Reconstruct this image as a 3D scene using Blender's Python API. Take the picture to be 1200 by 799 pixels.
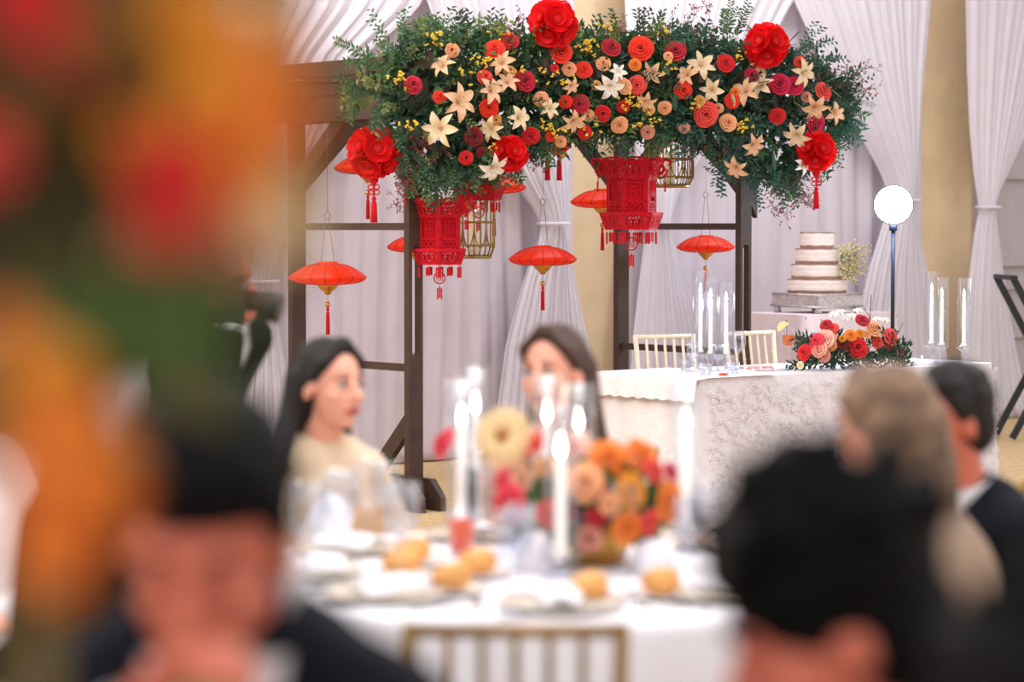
import bpy, bmesh, math, random
import numpy as np
from mathutils import Vector as V, Matrix

# ------------------------------------------------------------------ camera, world, lights, exposure
for o in list(bpy.data.objects): bpy.data.objects.remove(o)
scene = bpy.context.scene
COL = scene.collection
random.seed(7)
PI = math.pi
FPX = 85 / 36 * 1200
CAMZ = 1.55
TH = math.atan(134.5 / FPX)
cd = bpy.data.cameras.new('camera'); cam = bpy.data.objects.new('camera', cd); COL.objects.link(cam)
cam.location = (0, 0, CAMZ); cam.rotation_euler = (PI / 2 - TH, 0, 0)
cd.lens = 85; cd.sensor_width = 36; cd.clip_start = .05; cd.clip_end = 200
cd.dof.use_dof = True; cd.dof.focus_distance = 13.7; cd.dof.aperture_fstop = 1.8
scene.camera = cam
vs = scene.view_settings
vs.view_transform = 'Standard'; vs.look = 'None'; vs.gamma = 1; vs.use_curve_mapping = False
vs.exposure = 0.06
world = bpy.data.worlds.new('world'); scene.world = world; world.use_nodes = True
world.node_tree.nodes['Background'].inputs[0].default_value = (1, .97, 1, 1)
world.node_tree.nodes['Background'].inputs[1].default_value = 1.22

def area(name, loc, tgt, sx, sy, power, col):
    d = bpy.data.lights.new(name, 'AREA'); d.shape = 'RECTANGLE'; d.size = sx; d.size_y = sy; d.energy = power; d.color = col
    o = bpy.data.objects.new(name, d); COL.objects.link(o); o.location = loc
    o.rotation_euler = (V(tgt) - V(loc)).to_track_quat('-Z', 'Y').to_euler()
    return o
area('ceiling_light_stage', (-1.6, 10.6, 4.4), (.4, 14.2, 1.2), 4.5, 3.5, 95, (1, .95, .92))
for _u in (7.0, 9.6, 12.2):   # unseen fill lamps added overhead to brighten the drapes without garland shadows
    _x, _y = .766 * _u - .643 * 11.3, .643 * _u + .766 * 11.3
    area('drape_fill', (_x, _y, 4.6), (_x - .643 * 1.1, _y + .766 * 1.1, 1.2), 2.2, .3, 42, (1, .95, .96))
area('ceiling_light_dining', (.3, 6.0, 4.3), (0, 6.2, 0), 2.0, 2.0, 125, (1, .94, .91))
area('ceiling_light_wash', (-4.2, 11.0, 4.0), (-1.8, 14.2, 2.8), 2.5, 2.5, 100, (1, .84, .66))

# ------------------------------------------------------------------ projection helpers (photo pixel -> place)
def ray(px, py):
    u = (px - 600) / FPX; w = (399.5 - py) / FPX
    return V((u, math.cos(TH) + w * math.sin(TH), -math.sin(TH) + w * math.cos(TH)))
def PY(px, py, Y):
    r = ray(px, py); return V((0, 0, CAMZ)) + r * (Y / r.y)
def PZ(px, py, z):
    r = ray(px, py); return V((0, 0, CAMZ)) + r * ((z - CAMZ) / r.z)
ANG = math.radians(40)
L = V((math.cos(ANG), math.sin(ANG), 0)); N = V((-math.sin(ANG), math.cos(ANG), 0)); Z = V((0, 0, 1))
RL = Matrix((L, N, Z)).transposed()
def PN(px, py, n):
    r = ray(px, py); return V((0, 0, CAMZ)) + r * (n / r.dot(N))
def scale_at(p): return FPX / p.y

# ------------------------------------------------------------------ materials
def lin(c):
    return tuple((x / 12.92 if x <= .04045 else ((x + .055) / 1.055) ** 2.4) for x in [k / 255 for k in c]) + (1,)
MATS = {}
def mat(name, col, rough=.5, metal=0, var=.12, nscale=8, bump=0, bscale=60, emit=0, ecol=None, sub=0, sheen=0, transl=0, tcol=None, spec=.5, trans=0, coat=0, wave=None):
    if name in MATS: return MATS[name]
    m = bpy.data.materials.new(name); m.use_nodes = True; nt = m.node_tree; nd = nt.nodes; lk = nt.links
    b = nd['Principled BSDF']; out = nd['Material Output']
    c = lin(col)
    tc = nd.new('ShaderNodeTexCoord')
    if var:
        nz = nd.new('ShaderNodeTexNoise'); nz.inputs['Scale'].default_value = nscale; nz.inputs['Detail'].default_value = 4
        lk.new(tc.outputs['Object'], nz.inputs['Vector'])
        rp = nd.new('ShaderNodeValToRGB')
        rp.color_ramp.elements[0].position = .3; rp.color_ramp.elements[1].position = .7
        rp.color_ramp.elements[0].color = tuple(max(0, x * (1 - var)) for x in c[:3]) + (1,)
        rp.color_ramp.elements[1].color = tuple(min(1, x * (1 + var)) for x in c[:3]) + (1,)
        lk.new(nz.outputs['Fac'], rp.inputs[0]); lk.new(rp.outputs[0], b.inputs['Base Color'])
    else: b.inputs['Base Color'].default_value = c
    b.inputs['Roughness'].default_value = rough; b.inputs['Metallic'].default_value = metal
    b.inputs['Specular IOR Level'].default_value = spec
    if sub: b.inputs['Subsurface Weight'].default_value = sub; b.inputs['Subsurface Radius'].default_value = (.02, .008, .004)
    if sheen: b.inputs['Sheen Weight'].default_value = sheen
    if coat: b.inputs['Coat Weight'].default_value = coat
    if trans: b.inputs['Transmission Weight'].default_value = trans
    if emit: b.inputs['Emission Color'].default_value = lin(ecol or col); b.inputs['Emission Strength'].default_value = emit
    if bump:
        if wave:
            n2 = nd.new('ShaderNodeTexWave'); n2.inputs['Scale'].default_value = bscale; n2.inputs['Distortion'].default_value = wave; n2.inputs['Detail'].default_value = 2
        else:
            n2 = nd.new('ShaderNodeTexNoise'); n2.inputs['Scale'].default_value = bscale; n2.inputs['Detail'].default_value = 3
        lk.new(tc.outputs['Object'], n2.inputs['Vector'])
        bp = nd.new('ShaderNodeBump'); bp.inputs['Strength'].default_value = bump; bp.inputs['Distance'].default_value = .01
        lk.new(n2.outputs['Fac'], bp.inputs['Height']); lk.new(bp.outputs[0], b.inputs['Normal'])
    if transl:
        t = nd.new('ShaderNodeBsdfTranslucent'); t.inputs[0].default_value = lin(tcol or col)
        mx = nd.new('ShaderNodeMixShader'); mx.inputs[0].default_value = transl
        lk.new(b.outputs[0], mx.inputs[1]); lk.new(t.outputs[0], mx.inputs[2]); lk.new(mx.outputs[0], out.inputs[0])
    MATS[name] = m
    return m
def glass_mat(name, tint=(1, 1, 1), refl=1.0, ior=1.45):
    m = bpy.data.materials.new(name); m.use_nodes = True; nt = m.node_tree; nd = nt.nodes; lk = nt.links
    nd.remove(nd['Principled BSDF'])
    t = nd.new('ShaderNodeBsdfTransparent'); t.inputs[0].default_value = tint + (1,)
    g = nd.new('ShaderNodeBsdfGlossy'); g.inputs['Roughness'].default_value = .03
    f = nd.new('ShaderNodeLayerWeight'); f.inputs[0].default_value = .25
    mu = nd.new('ShaderNodeMath'); mu.operation = 'MULTIPLY_ADD'; mu.inputs[1].default_value = .30 * refl; mu.inputs[2].default_value = .02 * refl; mu.use_clamp = True
    mx = nd.new('ShaderNodeMixShader')
    lk.new(f.outputs['Facing'], mu.inputs[0]); lk.new(mu.outputs[0], mx.inputs[0]); lk.new(t.outputs[0], mx.inputs[1]); lk.new(g.outputs[0], mx.inputs[2]); lk.new(mx.outputs[0], nd['Material Output'].inputs[0])
    MATS[name] = m; return m
def emit_mat(name, col, s):
    m = bpy.data.materials.new(name); m.use_nodes = True; nd = m.node_tree.nodes
    nd.remove(nd['Principled BSDF']); e = nd.new('ShaderNodeEmission'); e.inputs[0].default_value = lin(col); e.inputs[1].default_value = s
    m.node_tree.links.new(e.outputs[0], nd['Material Output'].inputs[0]); MATS[name] = m; return m

M_wood = mat('stained_wood', (60, 41, 33), .6, var=.25, nscale=14, bump=.25, bscale=90)
M_sheer = mat('sheer_fabric', (230, 226, 234), .9, var=.03, transl=.35, tcol=(236, 230, 234), spec=.1, bump=.05, bscale=300)
M_sheer2 = mat('voile_backdrop', (228, 220, 229), .9, var=.03, transl=.3, spec=.1)
M_wall = mat('wallpaper', (220, 196, 158), .75, var=.06, nscale=5, bump=.1, bscale=30)
M_wallg = mat('grey_panel_paint', (170, 160, 165), .6, var=.05)
M_floor = mat('carpet', (186, 160, 120), .95, var=.14, nscale=18, bump=.4, bscale=220, spec=.1)
M_cloth = mat('table_linen', (234, 232, 238), .85, var=.03, sheen=.2, bump=.08, bscale=200)
M_lace = mat('lace_cloth', (226, 220, 224), .85, var=.06, nscale=25, bump=.35, bscale=60)
M_greycloth = mat('grey_linen', (214, 200, 204), .85, var=.03)
M_red = mat('red_felt', (205, 8, 34), .8, var=.08, sheen=.2, spec=.2, transl=.2, tcol=(220, 10, 30))
M_redball = mat('red_paper', (226, 14, 22), .6, var=.08, spec=.3, transl=.25, tcol=(240, 20, 20))
M_satin = mat('orange_satin', (255, 60, 10), .4, var=.05, nscale=4, sheen=0, transl=.5, tcol=(255, 100, 24))
M_rib = mat('lantern_rib', (150, 16, 6), .7, var=0)
M_gold = mat('gold_metal', (212, 160, 84), .3, .9, var=.1)
M_cage = mat('brass_wire', (150, 124, 70), .4, .8, var=.12)
M_string = mat('string', (120, 105, 90), .8, var=0)
M_chair = mat('ivory_wood', (238, 226, 202), .35, 0, var=.08, coat=.3)
M_chairg = mat('gold_chair_paint', (150, 115, 58), .4, .5, var=.1)
M_cushion = mat('ivory_cushion', (230, 222, 205), .8, var=.04)
M_glass = glass_mat('clear_glass', (.97, .98, 1), 1.0)
M_crystal = glass_mat('crystal', (.94, .96, 1), 2.2, 1.6)
M_wax = mat('candle_wax', (246, 236, 224), .5, var=.03, sub=.3, emit=.15, ecol=(255, 220, 190))  # slight emission stands in for flame light glowing through the wax
M_flame = emit_mat('flame', (255, 226, 180), 40)
M_led = emit_mat('lamp_diffuser', (236, 240, 255), 26)
M_fairy = emit_mat('fairy_bulb', (235, 238, 255), 14)
M_black = mat('black_plastic', (24, 24, 28), .45, var=.1)
M_navy = mat('navy_pole', (40, 50, 74), .5, .3, var=.05)
M_silver = mat('hammered_silver', (200, 192, 192), .32, .85, var=.18, nscale=40, bump=1.0, bscale=70)
M_icing = mat('icing', (240, 228, 222), .7, var=.05, nscale=18, bump=.25, bscale=50)
M_sponge = mat('cake_layer', (156, 122, 108), .8, var=.3, nscale=30)
M_plate = mat('porcelain', (240, 236, 232), .2, var=.02, coat=.4)
M_bread = mat('bread', (224, 160, 88), .6, var=.18, nscale=20)
M_butter = mat('butter', (245, 226, 160), .5, var=.05)
M_drink = mat('orange_drink', (240, 130, 40), .2, var=.05, transl=.4)
M_amber = mat('amber_tea', (240, 104, 14), .2, var=.05, transl=.4, tcol=(255, 110, 30))
M_stem = mat('stem_green', (60, 80, 40), .7, var=.15)
M_twig = mat('twig_brown', (110, 84, 66), .8, var=.2)
M_leafd = mat('dark_green_leaf', (24, 60, 36), .45, var=.3, nscale=6, spec=.5, transl=.12)
M_leafm = mat('mid_green_leaf', (58, 98, 50), .5, var=.3, nscale=6, transl=.2)
M_leafo = mat('olive_leaf', (108, 118, 62), .5, var=.25, nscale=6, transl=.2)
M_leafb = mat('blue_green_leaf', (40, 84, 70), .5, var=.25, nscale=6, transl=.15)
M_berry = mat('berry', (128, 50, 60), .4, var=.2)
M_yellow = mat('yellow_petal', (246, 210, 70), .6, var=.12, transl=.2)
M_lily = mat('lily_petal', (238, 214, 176), .55, var=.06, transl=.2)
M_lilyp = mat('peach_lily_petal', (232, 188, 148), .55, var=.08, transl=.2)
M_lilyw = mat('white_lily_petal', (248, 242, 230), .55, var=.04, transl=.2)
M_stamen = mat('stamen', (170, 110, 50), .7, var=.1)
ROSE = {}
for k, c in dict(orange_red=(236, 50, 22), red=(214, 22, 30), crimson=(186, 20, 44), dark_red=(132, 14, 30), coral=(232, 74, 66), peach=(240, 172, 124),
                 tan=(222, 160, 92), orange=(238, 130, 40), dusty=(212, 142, 120), magenta=(206, 24, 72), pink=(244, 176, 160), amber=(232, 150, 30), cream=(246, 222, 176), hotpink=(232, 60, 84)).items():
    ROSE[k] = mat('petal_' + k, c, .6, var=.12, nscale=30, transl=.12, spec=.3, sheen=.2)
M_skin = mat('skin', (230, 164, 140), .5, var=.06, nscale=12, sub=.12, spec=.35)
M_skinr = mat('redlit_skin', (214, 118, 94), .5, var=.1, nscale=10, sub=.12, spec=.35)  # redder copy of skin, dim warm red light put into the colour
M_lip = mat('lips', (176, 70, 70), .4, var=.05)
M_eye = mat('eye_white', (230, 225, 222), .2, var=0)
M_iris = mat('iris', (52, 36, 28), .2, var=0)
M_brow = mat('brow_hair', (62, 42, 34), .8, var=.1)
M_hairbk = mat('black_hair', (9, 9, 10), .7, var=.3, nscale=40, bump=.5, bscale=40, wave=4, spec=.15)
M_hairdk = mat('dark_brown_hair', (26, 19, 16), .65, var=.3, nscale=40, bump=.6, bscale=40, wave=4)
M_hairbr = mat('brown_hair', (74, 50, 40), .6, var=.3, nscale=40, bump=.6, bscale=40, wave=4)
M_hairbl = mat('dark_blonde_hair', (136, 106, 84), .6, var=.5, nscale=16, bump=.6, bscale=40, wave=4)
M_suit = mat('navy_suit', (14, 18, 28), .8, var=.15, nscale=60, spec=.2)
M_blackcl = mat('black_cloth', (9, 9, 11), .85, var=.15, spec=.2)
M_white = mat('white_shirt', (238, 234, 232), .8, var=.03)
M_cream = mat('cream_jacket', (220, 196, 166), .85, var=.06, nscale=20, sheen=.2)
M_dress = mat('tan_lace_dress', (206, 150, 120), .8, var=.35, nscale=30)
M_olive = mat('dark_olive_leaf', (66, 62, 26), .6, var=.4, nscale=30, transl=.2)
M_fgreen = mat('fresh_green_leaf', (70, 92, 30), .5, var=.3, nscale=30, transl=.2)
M_bronze = mat('bronze_leaf', (140, 100, 34), .6, var=.35, nscale=30, transl=.25)
M_brass = mat('aged_brass', (120, 96, 40), .45, .5, var=.15)
M_beige = mat('beige_blouse', (158, 132, 112), .85, var=.08, nscale=20)
M_lav = mat('lavender_shawl', (216, 208, 226), .85, var=.04)

# ------------------------------------------------------------------ mesh builder
def ico(sub):
    bm = bmesh.new(); bmesh.ops.create_icosphere(bm, subdivisions=sub, radius=1)
    v = [tuple(x.co) for x in bm.verts]; f = [tuple(x.index for x in fc.verts) for fc in bm.faces]; bm.free(); return v, f
ICO = {k: ico(k) for k in (1, 2, 3, 4)}
class MB:
    def __init__(s): s.v = []; s.f = []; s.m = []
    def add(s, vs, fs, mi=0):
        b = len(s.v); s.v += [tuple(x) for x in vs]; s.f += [tuple(i + b for i in f) for f in fs]; s.m += [mi] * len(fs); return s
    def box(s, c, d, R=None, mi=0, tx=1, ty=1):
        c = V(c); vs = []
        for z in (-.5, .5):
            k = (tx, ty) if z > 0 else (1, 1)
            for x, y in ((-.5, -.5), (.5, -.5), (.5, .5), (-.5, .5)):
                p = V((x * d[0] * k[0], y * d[1] * k[1], z * d[2])); vs.append(c + (R @ p if R else p))
        return s.add(vs, [(3, 2, 1, 0), (4, 5, 6, 7), (0, 1, 5, 4), (1, 2, 6, 5), (2, 3, 7, 6), (3, 0, 4, 7)], mi)
    def prism(s, poly, O, U, W, T, mi=0):
        O, U, W, T = V(O), V(U), V(W), V(T); n = len(poly)
        a = [O + U * x + W * y for x, y in poly]; b = [p + T for p in a]
        return s.add(a + b, [tuple(range(n))[::-1], tuple(range(n, 2 * n))] + [(i, (i + 1) % n, n + (i + 1) % n, n + i) for i in range(n)], mi)
    def bar(s, p, q, w, h, up=None, mi=0):
        p, q = V(p), V(q); t = (q - p); ln = t.length; t.normalize()
        up = V(up) if up else (Z if abs(t.z) < .95 else V((0, 1, 0)))
        a = t.cross(up).normalized(); b = a.cross(t).normalized()
        R = Matrix((t, a, b)).transposed()
        return s.box((p + q) / 2, (ln, w, h), R, mi)
    def tube(s, pts, r, seg=6, mi=0, cap=True, closed=False):
        pts = [V(p) for p in pts]; n = len(pts)
        rr = r if isinstance(r, (list, tuple)) else [r] * n
        vs = []; a = None
        for i in range(n):
            if closed: t = pts[(i + 1) % n] - pts[i - 1]
            else: t = pts[min(i + 1, n - 1)] - pts[max(i - 1, 0)]
            if t.length < 1e-9: t = V((0, 0, 1))
            t.normalize()
            if a is None: a = t.cross(V((.31, .17, .93)) if abs(t.z) < .9 else V((1, .1, 0))).normalized()
            else:
                a = a - t * a.dot(t)
                a = a.normalized() if a.length > 1e-6 else t.orthogonal().normalized()
            b = t.cross(a)
            for k in range(seg):
                g = 2 * PI * k / seg; vs.append(pts[i] + (a * math.cos(g) + b * math.sin(g)) * rr[i])
        fs = []
        for i in range(n if closed else n - 1):
            j = (i + 1) % n
            for k in range(seg):
                k2 = (k + 1) % seg; fs.append((i * seg + k, i * seg + k2, j * seg + k2, j * seg + k))
        if cap and not closed: fs += [tuple(range(seg))[::-1], tuple((n - 1) * seg + k for k in range(seg))]
        return s.add(vs, fs, mi)
    def lathe(s, prof, seg=24, O=(0, 0, 0), mi=0, R=None, cap=True, fn=None):
        O = V(O); vs = []
        for r, z in prof:
            for k in range(seg):
                g = 2 * PI * k / seg; q = r * (fn(g, z) if fn else 1)
                p = V((q * math.cos(g), q * math.sin(g), z)); vs.append(O + (R @ p if R else p))
        fs = []
        for i in range(len(prof) - 1):
            for k in range(seg):
                k2 = (k + 1) % seg; fs.append((i * seg + k, i * seg + k2, (i + 1) * seg + k2, (i + 1) * seg + k))
        if cap:
            fs.append(tuple(range(seg))[::-1]); n = len(prof); fs.append(tuple((n - 1) * seg + k for k in range(seg)))
        return s.add(vs, fs, mi)
    def ell(s, c, r, R=None, sub=2, mi=0):
        c = V(c); r = (r, r, r) if isinstance(r, (int, float)) else r
        v, f = ICO[sub]
        return s.add([c + ((R @ V((x * r[0], y * r[1], z * r[2]))) if R else V((x * r[0], y * r[1], z * r[2]))) for x, y, z in v], f, mi)
    def caps(s, p, q, r1, r2, mi=0):
        p, q = V(p), V(q); s.ell(p, r1, sub=2, mi=mi); s.ell(q, r2, sub=2, mi=mi)
        if (q - p).length > 1e-5: s.tube([p, q], [r1, r2], 12, mi)
        return s
    def grid(s, fn, nu, nv, mi=0, wrap=False):
        vs = [fn(i / nu, j / nv) for j in range(nv + 1) for i in range(nu + (0 if wrap else 1))]
        w = nu if wrap else nu + 1; fs = []
        for j in range(nv):
            for i in range(nu):
                i2 = (i + 1) % w; fs.append((j * w + i, j * w + i2, (j + 1) * w + i2, (j + 1) * w + i))
        return s.add(vs, fs, mi)
    def leaf(s, p, d, nrm, ln, wd, mi=0, curl=.15):
        p, d, nrm = V(p), V(d).normalized(), V(nrm)
        a = d.cross(nrm)
        a = a.normalized() if a.length > 1e-5 else d.orthogonal().normalized()
        n = a.cross(d)
        v = [p, p + d * ln * .4 + a * wd * .5 + n * ln * .06, p + d * ln * .45 - n * ln * .02, p + d * ln * .4 - a * wd * .5 + n * ln * .06, p + d * ln - n * ln * curl]
        return s.add(v, [(0, 1, 2), (0, 2, 3), (1, 4, 2), (2, 4, 3)], mi)
    def mesh(s, name, mats, smooth=True):
        me = bpy.data.meshes.new(name); me.from_pydata(s.v, [], s.f)
        for m in (mats if isinstance(mats, (list, tuple)) else [mats]): me.materials.append(m)
        me.polygons.foreach_set('material_index', s.m)
        me.polygons.foreach_set('use_smooth', [smooth] * len(s.f))
        me.update(); return me
    def build(s, name, mats, parent=None, smooth=True, local=False):
        return put(name, s.mesh(name, mats, smooth), parent, local)
def wm(o):
    return (wm(o.parent) @ o.matrix_parent_inverse @ o.matrix_basis) if o.parent else o.matrix_basis.copy()
def put(name, me, parent=None, local=False):
    o = bpy.data.objects.new(name, me); COL.objects.link(o)
    if parent:
        o.parent = parent
        if not local: o.matrix_parent_inverse = wm(parent).inverted()
    return o
def tag(o, label=None, cat=None, group=None, kind=None):
    if label: o['label'] = label
    if cat: o['category'] = cat
    if group: o['group'] = group
    if kind: o['kind'] = kind
    return o
def thing(name, label, cat, loc=(0, 0, 0), rz=0, group=None):
    o = bpy.data.objects.new(name, None); o.empty_display_size = .1; COL.objects.link(o)
    o.location = loc; o.rotation_euler = (0, 0, rz); return tag(o, label, cat, group)
def struct(o): o['kind'] = 'structure'; return o
def copy_tree(o, parent=None):
    c = o.copy(); COL.objects.link(c)
    if parent: c.parent = parent
    for ch in o.children: copy_tree(ch, c)
    return c
def place(proto, used, loc, rz, label, group=None, s=1):
    o = copy_tree(proto) if used[0] else proto
    used[0] = True; o.location = loc; o.rotation_euler = (0, 0, rz); o.scale = (s, s, s); tag(o, label, None, group); return o
def omat(o, m):
    o.material_slots[0].link = 'OBJECT'; o.material_slots[0].material = m; return o
def frame_to(d, roll=0):
    d = V(d).normalized(); return d.to_track_quat('Z', 'Y').to_matrix() @ Matrix.Rotation(roll, 3, 'Z')

# ------------------------------------------------------------------ room
WN = 12.62      # wall plane offset along N
b = MB(); b.box((0, 10, -.05), (40, 50, .1)); struct(b.build('floor', M_floor, smooth=False))
def Wp(u, n, z): return L * u + N * n + Z * z
b = MB(); b.box(Wp(8.0, WN + .1, 2.5), (34, .2, 5.0), RL); wall = struct(b.build('wall_back', M_wall, smooth=False))
def uof(px, n=WN):
    return PN(px, 265, n).dot(L)
# grey panelled wall section at the right end
b = MB(); u0 = uof(1140); b.box(Wp(u0 + 2.5, WN - .02, 2.5), (5, .05, 5), RL); gw = struct(b.build('wall_right', M_wallg, smooth=False))
for zc, h in ((1.95, .03), (1.25, .05), (1.05, .03), (.66, .05), (.12, .16)):
    b = MB(); b.box(Wp(u0 + 2.5, WN - .06, zc), (5, .05, h), RL); b.build('wall_moulding', M_wallg, gw, smooth=False)
b = MB(); b.box(Wp(8 - 11.5 + u0 / 2, WN - .015, .07), (10, .03, .14), RL); struct(b.build('baseboard_back', M_wallg, smooth=False))

DN = WN - .22
def drape(px_edges, folds, amp, n=DN, name='curtain', label=None, m=None, seed=0, nv=46, zbot=0.0, tiepx=None, group=None):
    """px_edges: rows (y, xl, xr) of the panel seen on the plane n; folds follow the panel's own width."""
    rows = []
    for y, xl, xr in px_edges:
        pl, pr, pm = PN(xl, y, n), PN(xr, y, n), PN((xl + xr) / 2, y, n); rows.append((pm.z if y < 480 else .012, pl.dot(L), pr.dot(L)))
    rows.sort(reverse=True); zs = [r[0] for r in rows][::-1]
    zt = rows[0][0]; zb = rows[-1][0]
    rnd = random.Random(seed); ph = [rnd.uniform(0, 6) for _ in range(4)]
    wmax = max(r[2] - r[1] for r in rows)
    def f(i, j):
        z = zt + (zb - zt) * j
        ul = float(np.interp(z, zs, [r[1] for r in rows][::-1])); ur = float(np.interp(z, zs, [r[2] for r in rows][::-1]))
        w = ur - ul
        q = i + .012 * math.sin(9 * i + ph[0]) + .006 * math.sin(z * 1.7 + 14 * i + ph[2])
        d = math.sin(2 * PI * folds * q + ph[1]) * .6 + math.sin(2 * PI * folds * .53 * q + ph[2] + .4 * math.sin(z)) * .5 + .2 * math.sin(2 * PI * folds * 2.3 * q + ph[3])
        a = amp * (.35 + .65 * w / wmax)
        bulge = .10 * (1 - w / wmax) * math.sin(PI * min(max(i, 0), 1))
        p = L * (ul + w * i) + N * (n - a * d - bulge); return V((p.x, p.y, z))
    b = MB(); b.grid(f, max(60, int(folds * 9)), nv)
    o = b.build(name, m or M_sheer)
    sm = o.modifiers.new('thickness', 'SOLIDIFY'); sm.thickness = .003
    if tiepx:
        ty, xl, xr = tiepx; p = PN((xl + xr) / 2, ty, n); w = (PN(xr, ty, n) - PN(xl, ty, n)).length
        tb = MB(); pts = [p + L * math.cos(g) * (w * .5 + .02) + N * (math.sin(g) * .085 - .03) for g in [2 * PI * k / 16 for k in range(16)]]
        tb.tube(pts, .012, 6, closed=True); tb.build('tie_band', M_sheer, o)
    if label: tag(o, label, 'curtain', group)
    return o
fy = lambda x: 520.0   # last row: the hem on the floor
drape([(-60, -40, 672), (fy(500), -40, 672)], 26, .018, DN + .1, 'curtain', 'straight sheer white backdrop curtain behind left half of pergola', M_sheer2, 1)
drape([(-60, 737, 1080), (fy(800), 737, 1080)], 14, .018, DN + .1, 'curtain', 'straight sheer white backdrop curtain behind the tiered cake', M_sheer2, 2)
drape([(-60, 140, 520), (0, 150, 489), (60, 170, 425), (130, 196, 378), (200, 225, 348), (270, 252, 332), (330, 268, 318), (350, 266, 322), (400, 255, 328), (460, 235, 340), (fy(300), 215, 350)], 16, .018, DN - .02, 'curtain',
      'swagged white curtain tied back left of the pergola, half hidden by flowers', None, 3, tiepx=(330, 268, 318))
drape([(-60, 470, 674), (0, 497, 673), (100, 535, 673), (160, 566, 672), (215, 602, 669), (245, 624, 664), (262, 633, 658), (280, 630, 664), (330, 612, 675), (400, 592, 690), (480, 574, 706), (fy(640), 555, 722)], 14, .018, DN - .04, 'curtain',
      'white curtain tied in at the middle beside the beige pillar', None, 4, tiepx=(262, 633, 658))
drape([(-60, 733, 960), (0, 733, 926), (90, 738, 880), (160, 744, 835), (225, 752, 796), (262, 758, 782), (275, 757, 784), (330, 750, 806), (400, 742, 834), (460, 738, 850), (fy(780), 734, 862)], 14, .018, DN - .04, 'curtain',
      'white tied curtain hanging behind the hexagonal lantern and ivory chair', None, 5, tiepx=(266, 758, 782))
drape([(-60, 905, 1094), (0, 927, 1091), (80, 965, 1083), (150, 1003, 1078), (205, 1033, 1074), (232, 1042, 1070), (245, 1040, 1072), (313, 1018, 1086), (390, 1000, 1104), (450, 990, 1116), (fy(1050), 985, 1122)], 15, .018, DN - .04, 'curtain',
      'white tied curtain right behind the bright stand lamp', None, 6, tiepx=(235, 1042, 1070))
drape([(-60, 1130, 1290), (0, 1131, 1262), (80, 1133, 1232), (150, 1136, 1205), (205, 1141, 1180), (238, 1146, 1163), (248, 1147, 1162), (270, 1142, 1168), (340, 1133, 1178), (420, 1126, 1192), (470, 1120, 1203), (fy(1165) , 1112, 1212)], 13, .018, DN - .06, 'curtain',
      'white knotted curtain at the right edge beside the grey panelled wall', None, 7, tiepx=(243, 1146, 1163))
# ------------------------------------------------------------------ pergola
FL = PZ(485, 597, 0); FL.z = 0
def Q(a, b_, z): return FL + L * a + N * b_ + Z * z
def solve_a(px, b_):   # distance along the long side at which depth line b_ shows in column px
    k = (px - 600) / FPX; o = Q(0, b_, 0); return (k * o.y - o.x) / (L.x - k * L.y)
kk = (348 - 600) / FPX
DB = (kk * FL.y - FL.x) / (N.x - kk * N.y)          # depth of the pergola
LA = solve_a(871, 0)                                 # length of the pergola
per = thing('pergola', 'dark brown wooden pergola arch with slotted posts and knee braces behind tables', 'pergola', FL)
def pbox(name, a, b_, z, sa, sb, sz): return MB().box(Q(a, b_, z), (sa, sb, sz), RL).build(name, M_wood, per, smooth=False)
PT = 2.30
for a in (0, LA):
    for b_ in (0, DB):
        m = MB()
        if b_ == 0:
            z0, z1 = .84, 1.44
            m.box(Q(a, b_, z0 / 2 + .06), (.095, .045, z0 - .12), RL); m.box(Q(a, b_, (z1 + PT) / 2), (.095, .045, PT - z1), RL)
            for s in (-1, 1): m.box(Q(a + s * .0365, b_, (z0 + z1) / 2), (.022, .045, z1 - z0), RL)
            for zc, s in ((z0, 1), (z1, -1)):      # rounded slot ends
                for sg in (-1, 1):
                    tri = [(-.0256 * sg, 0), (-.0256 * sg, s * .0256), (-.018 * sg, s * .0077), (0, 0)]
                    if sg * s > 0: tri = tri[::-1]
                    m.prism(tri, Q(a, b_ - .0225, zc), L, Z, N * .045)
        else: m.box(Q(a, b_, PT / 2 + .03), (.095, .045, PT - .06), RL)
        m.build('post', M_wood, per, smooth=False)
    # side rails, feet, foot braces, side beams
    pbox('rail', a, DB / 2, 1.548, .04, DB - .045, .04)
    pbox('rail', a, DB / 2, .775, .04, DB - .045, .04)
    for s in (-1, 1):
        m = MB(); f0, f1, h = -.17, DB + .17, .17
        poly = [(f0, 0), (f1, 0), (f1, h * .45), (f1 - .09, h), (f0 + .09, h), (f0, h * .45)]
        m.prism(poly, Q(a + s * .07 - .02, 0, 0), N, Z, L * .04); m.build('foot', M_wood, per, smooth=False)
        m = MB(); zb, zt = 2.14, 2.345
        poly = [(-.20, zb + .05), (-.16, zb), (DB + .16, zb), (DB + .20, zb + .05), (DB + .20, zt), (-.20, zt)]
        m.prism(poly, Q(a + s * .07 - .02, 0, 0), N, Z, L * .04); m.build('side_beam', M_wood, per, smooth=False)
        m = MB(); m.box(Q(a + s * .095, DB / 2, 2.315), (.012, DB + .40, .06), RL); m.build('beam_strip', M_wood, per, smooth=False)
    for b0, s in ((0, 1), (DB, -1)):
        MB().bar(Q(a, b0 + s * .36, .16), Q(a, b0 + s * .015, .50), .04, .085).build('foot_brace', M_wood, per, smooth=False)
        MB().bar(Q(a, b0 + s * .02, 1.80), Q(a, b0 + s * .46, 2.16), .04, .085).build('knee_brace', M_wood, per, smooth=False)
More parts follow.
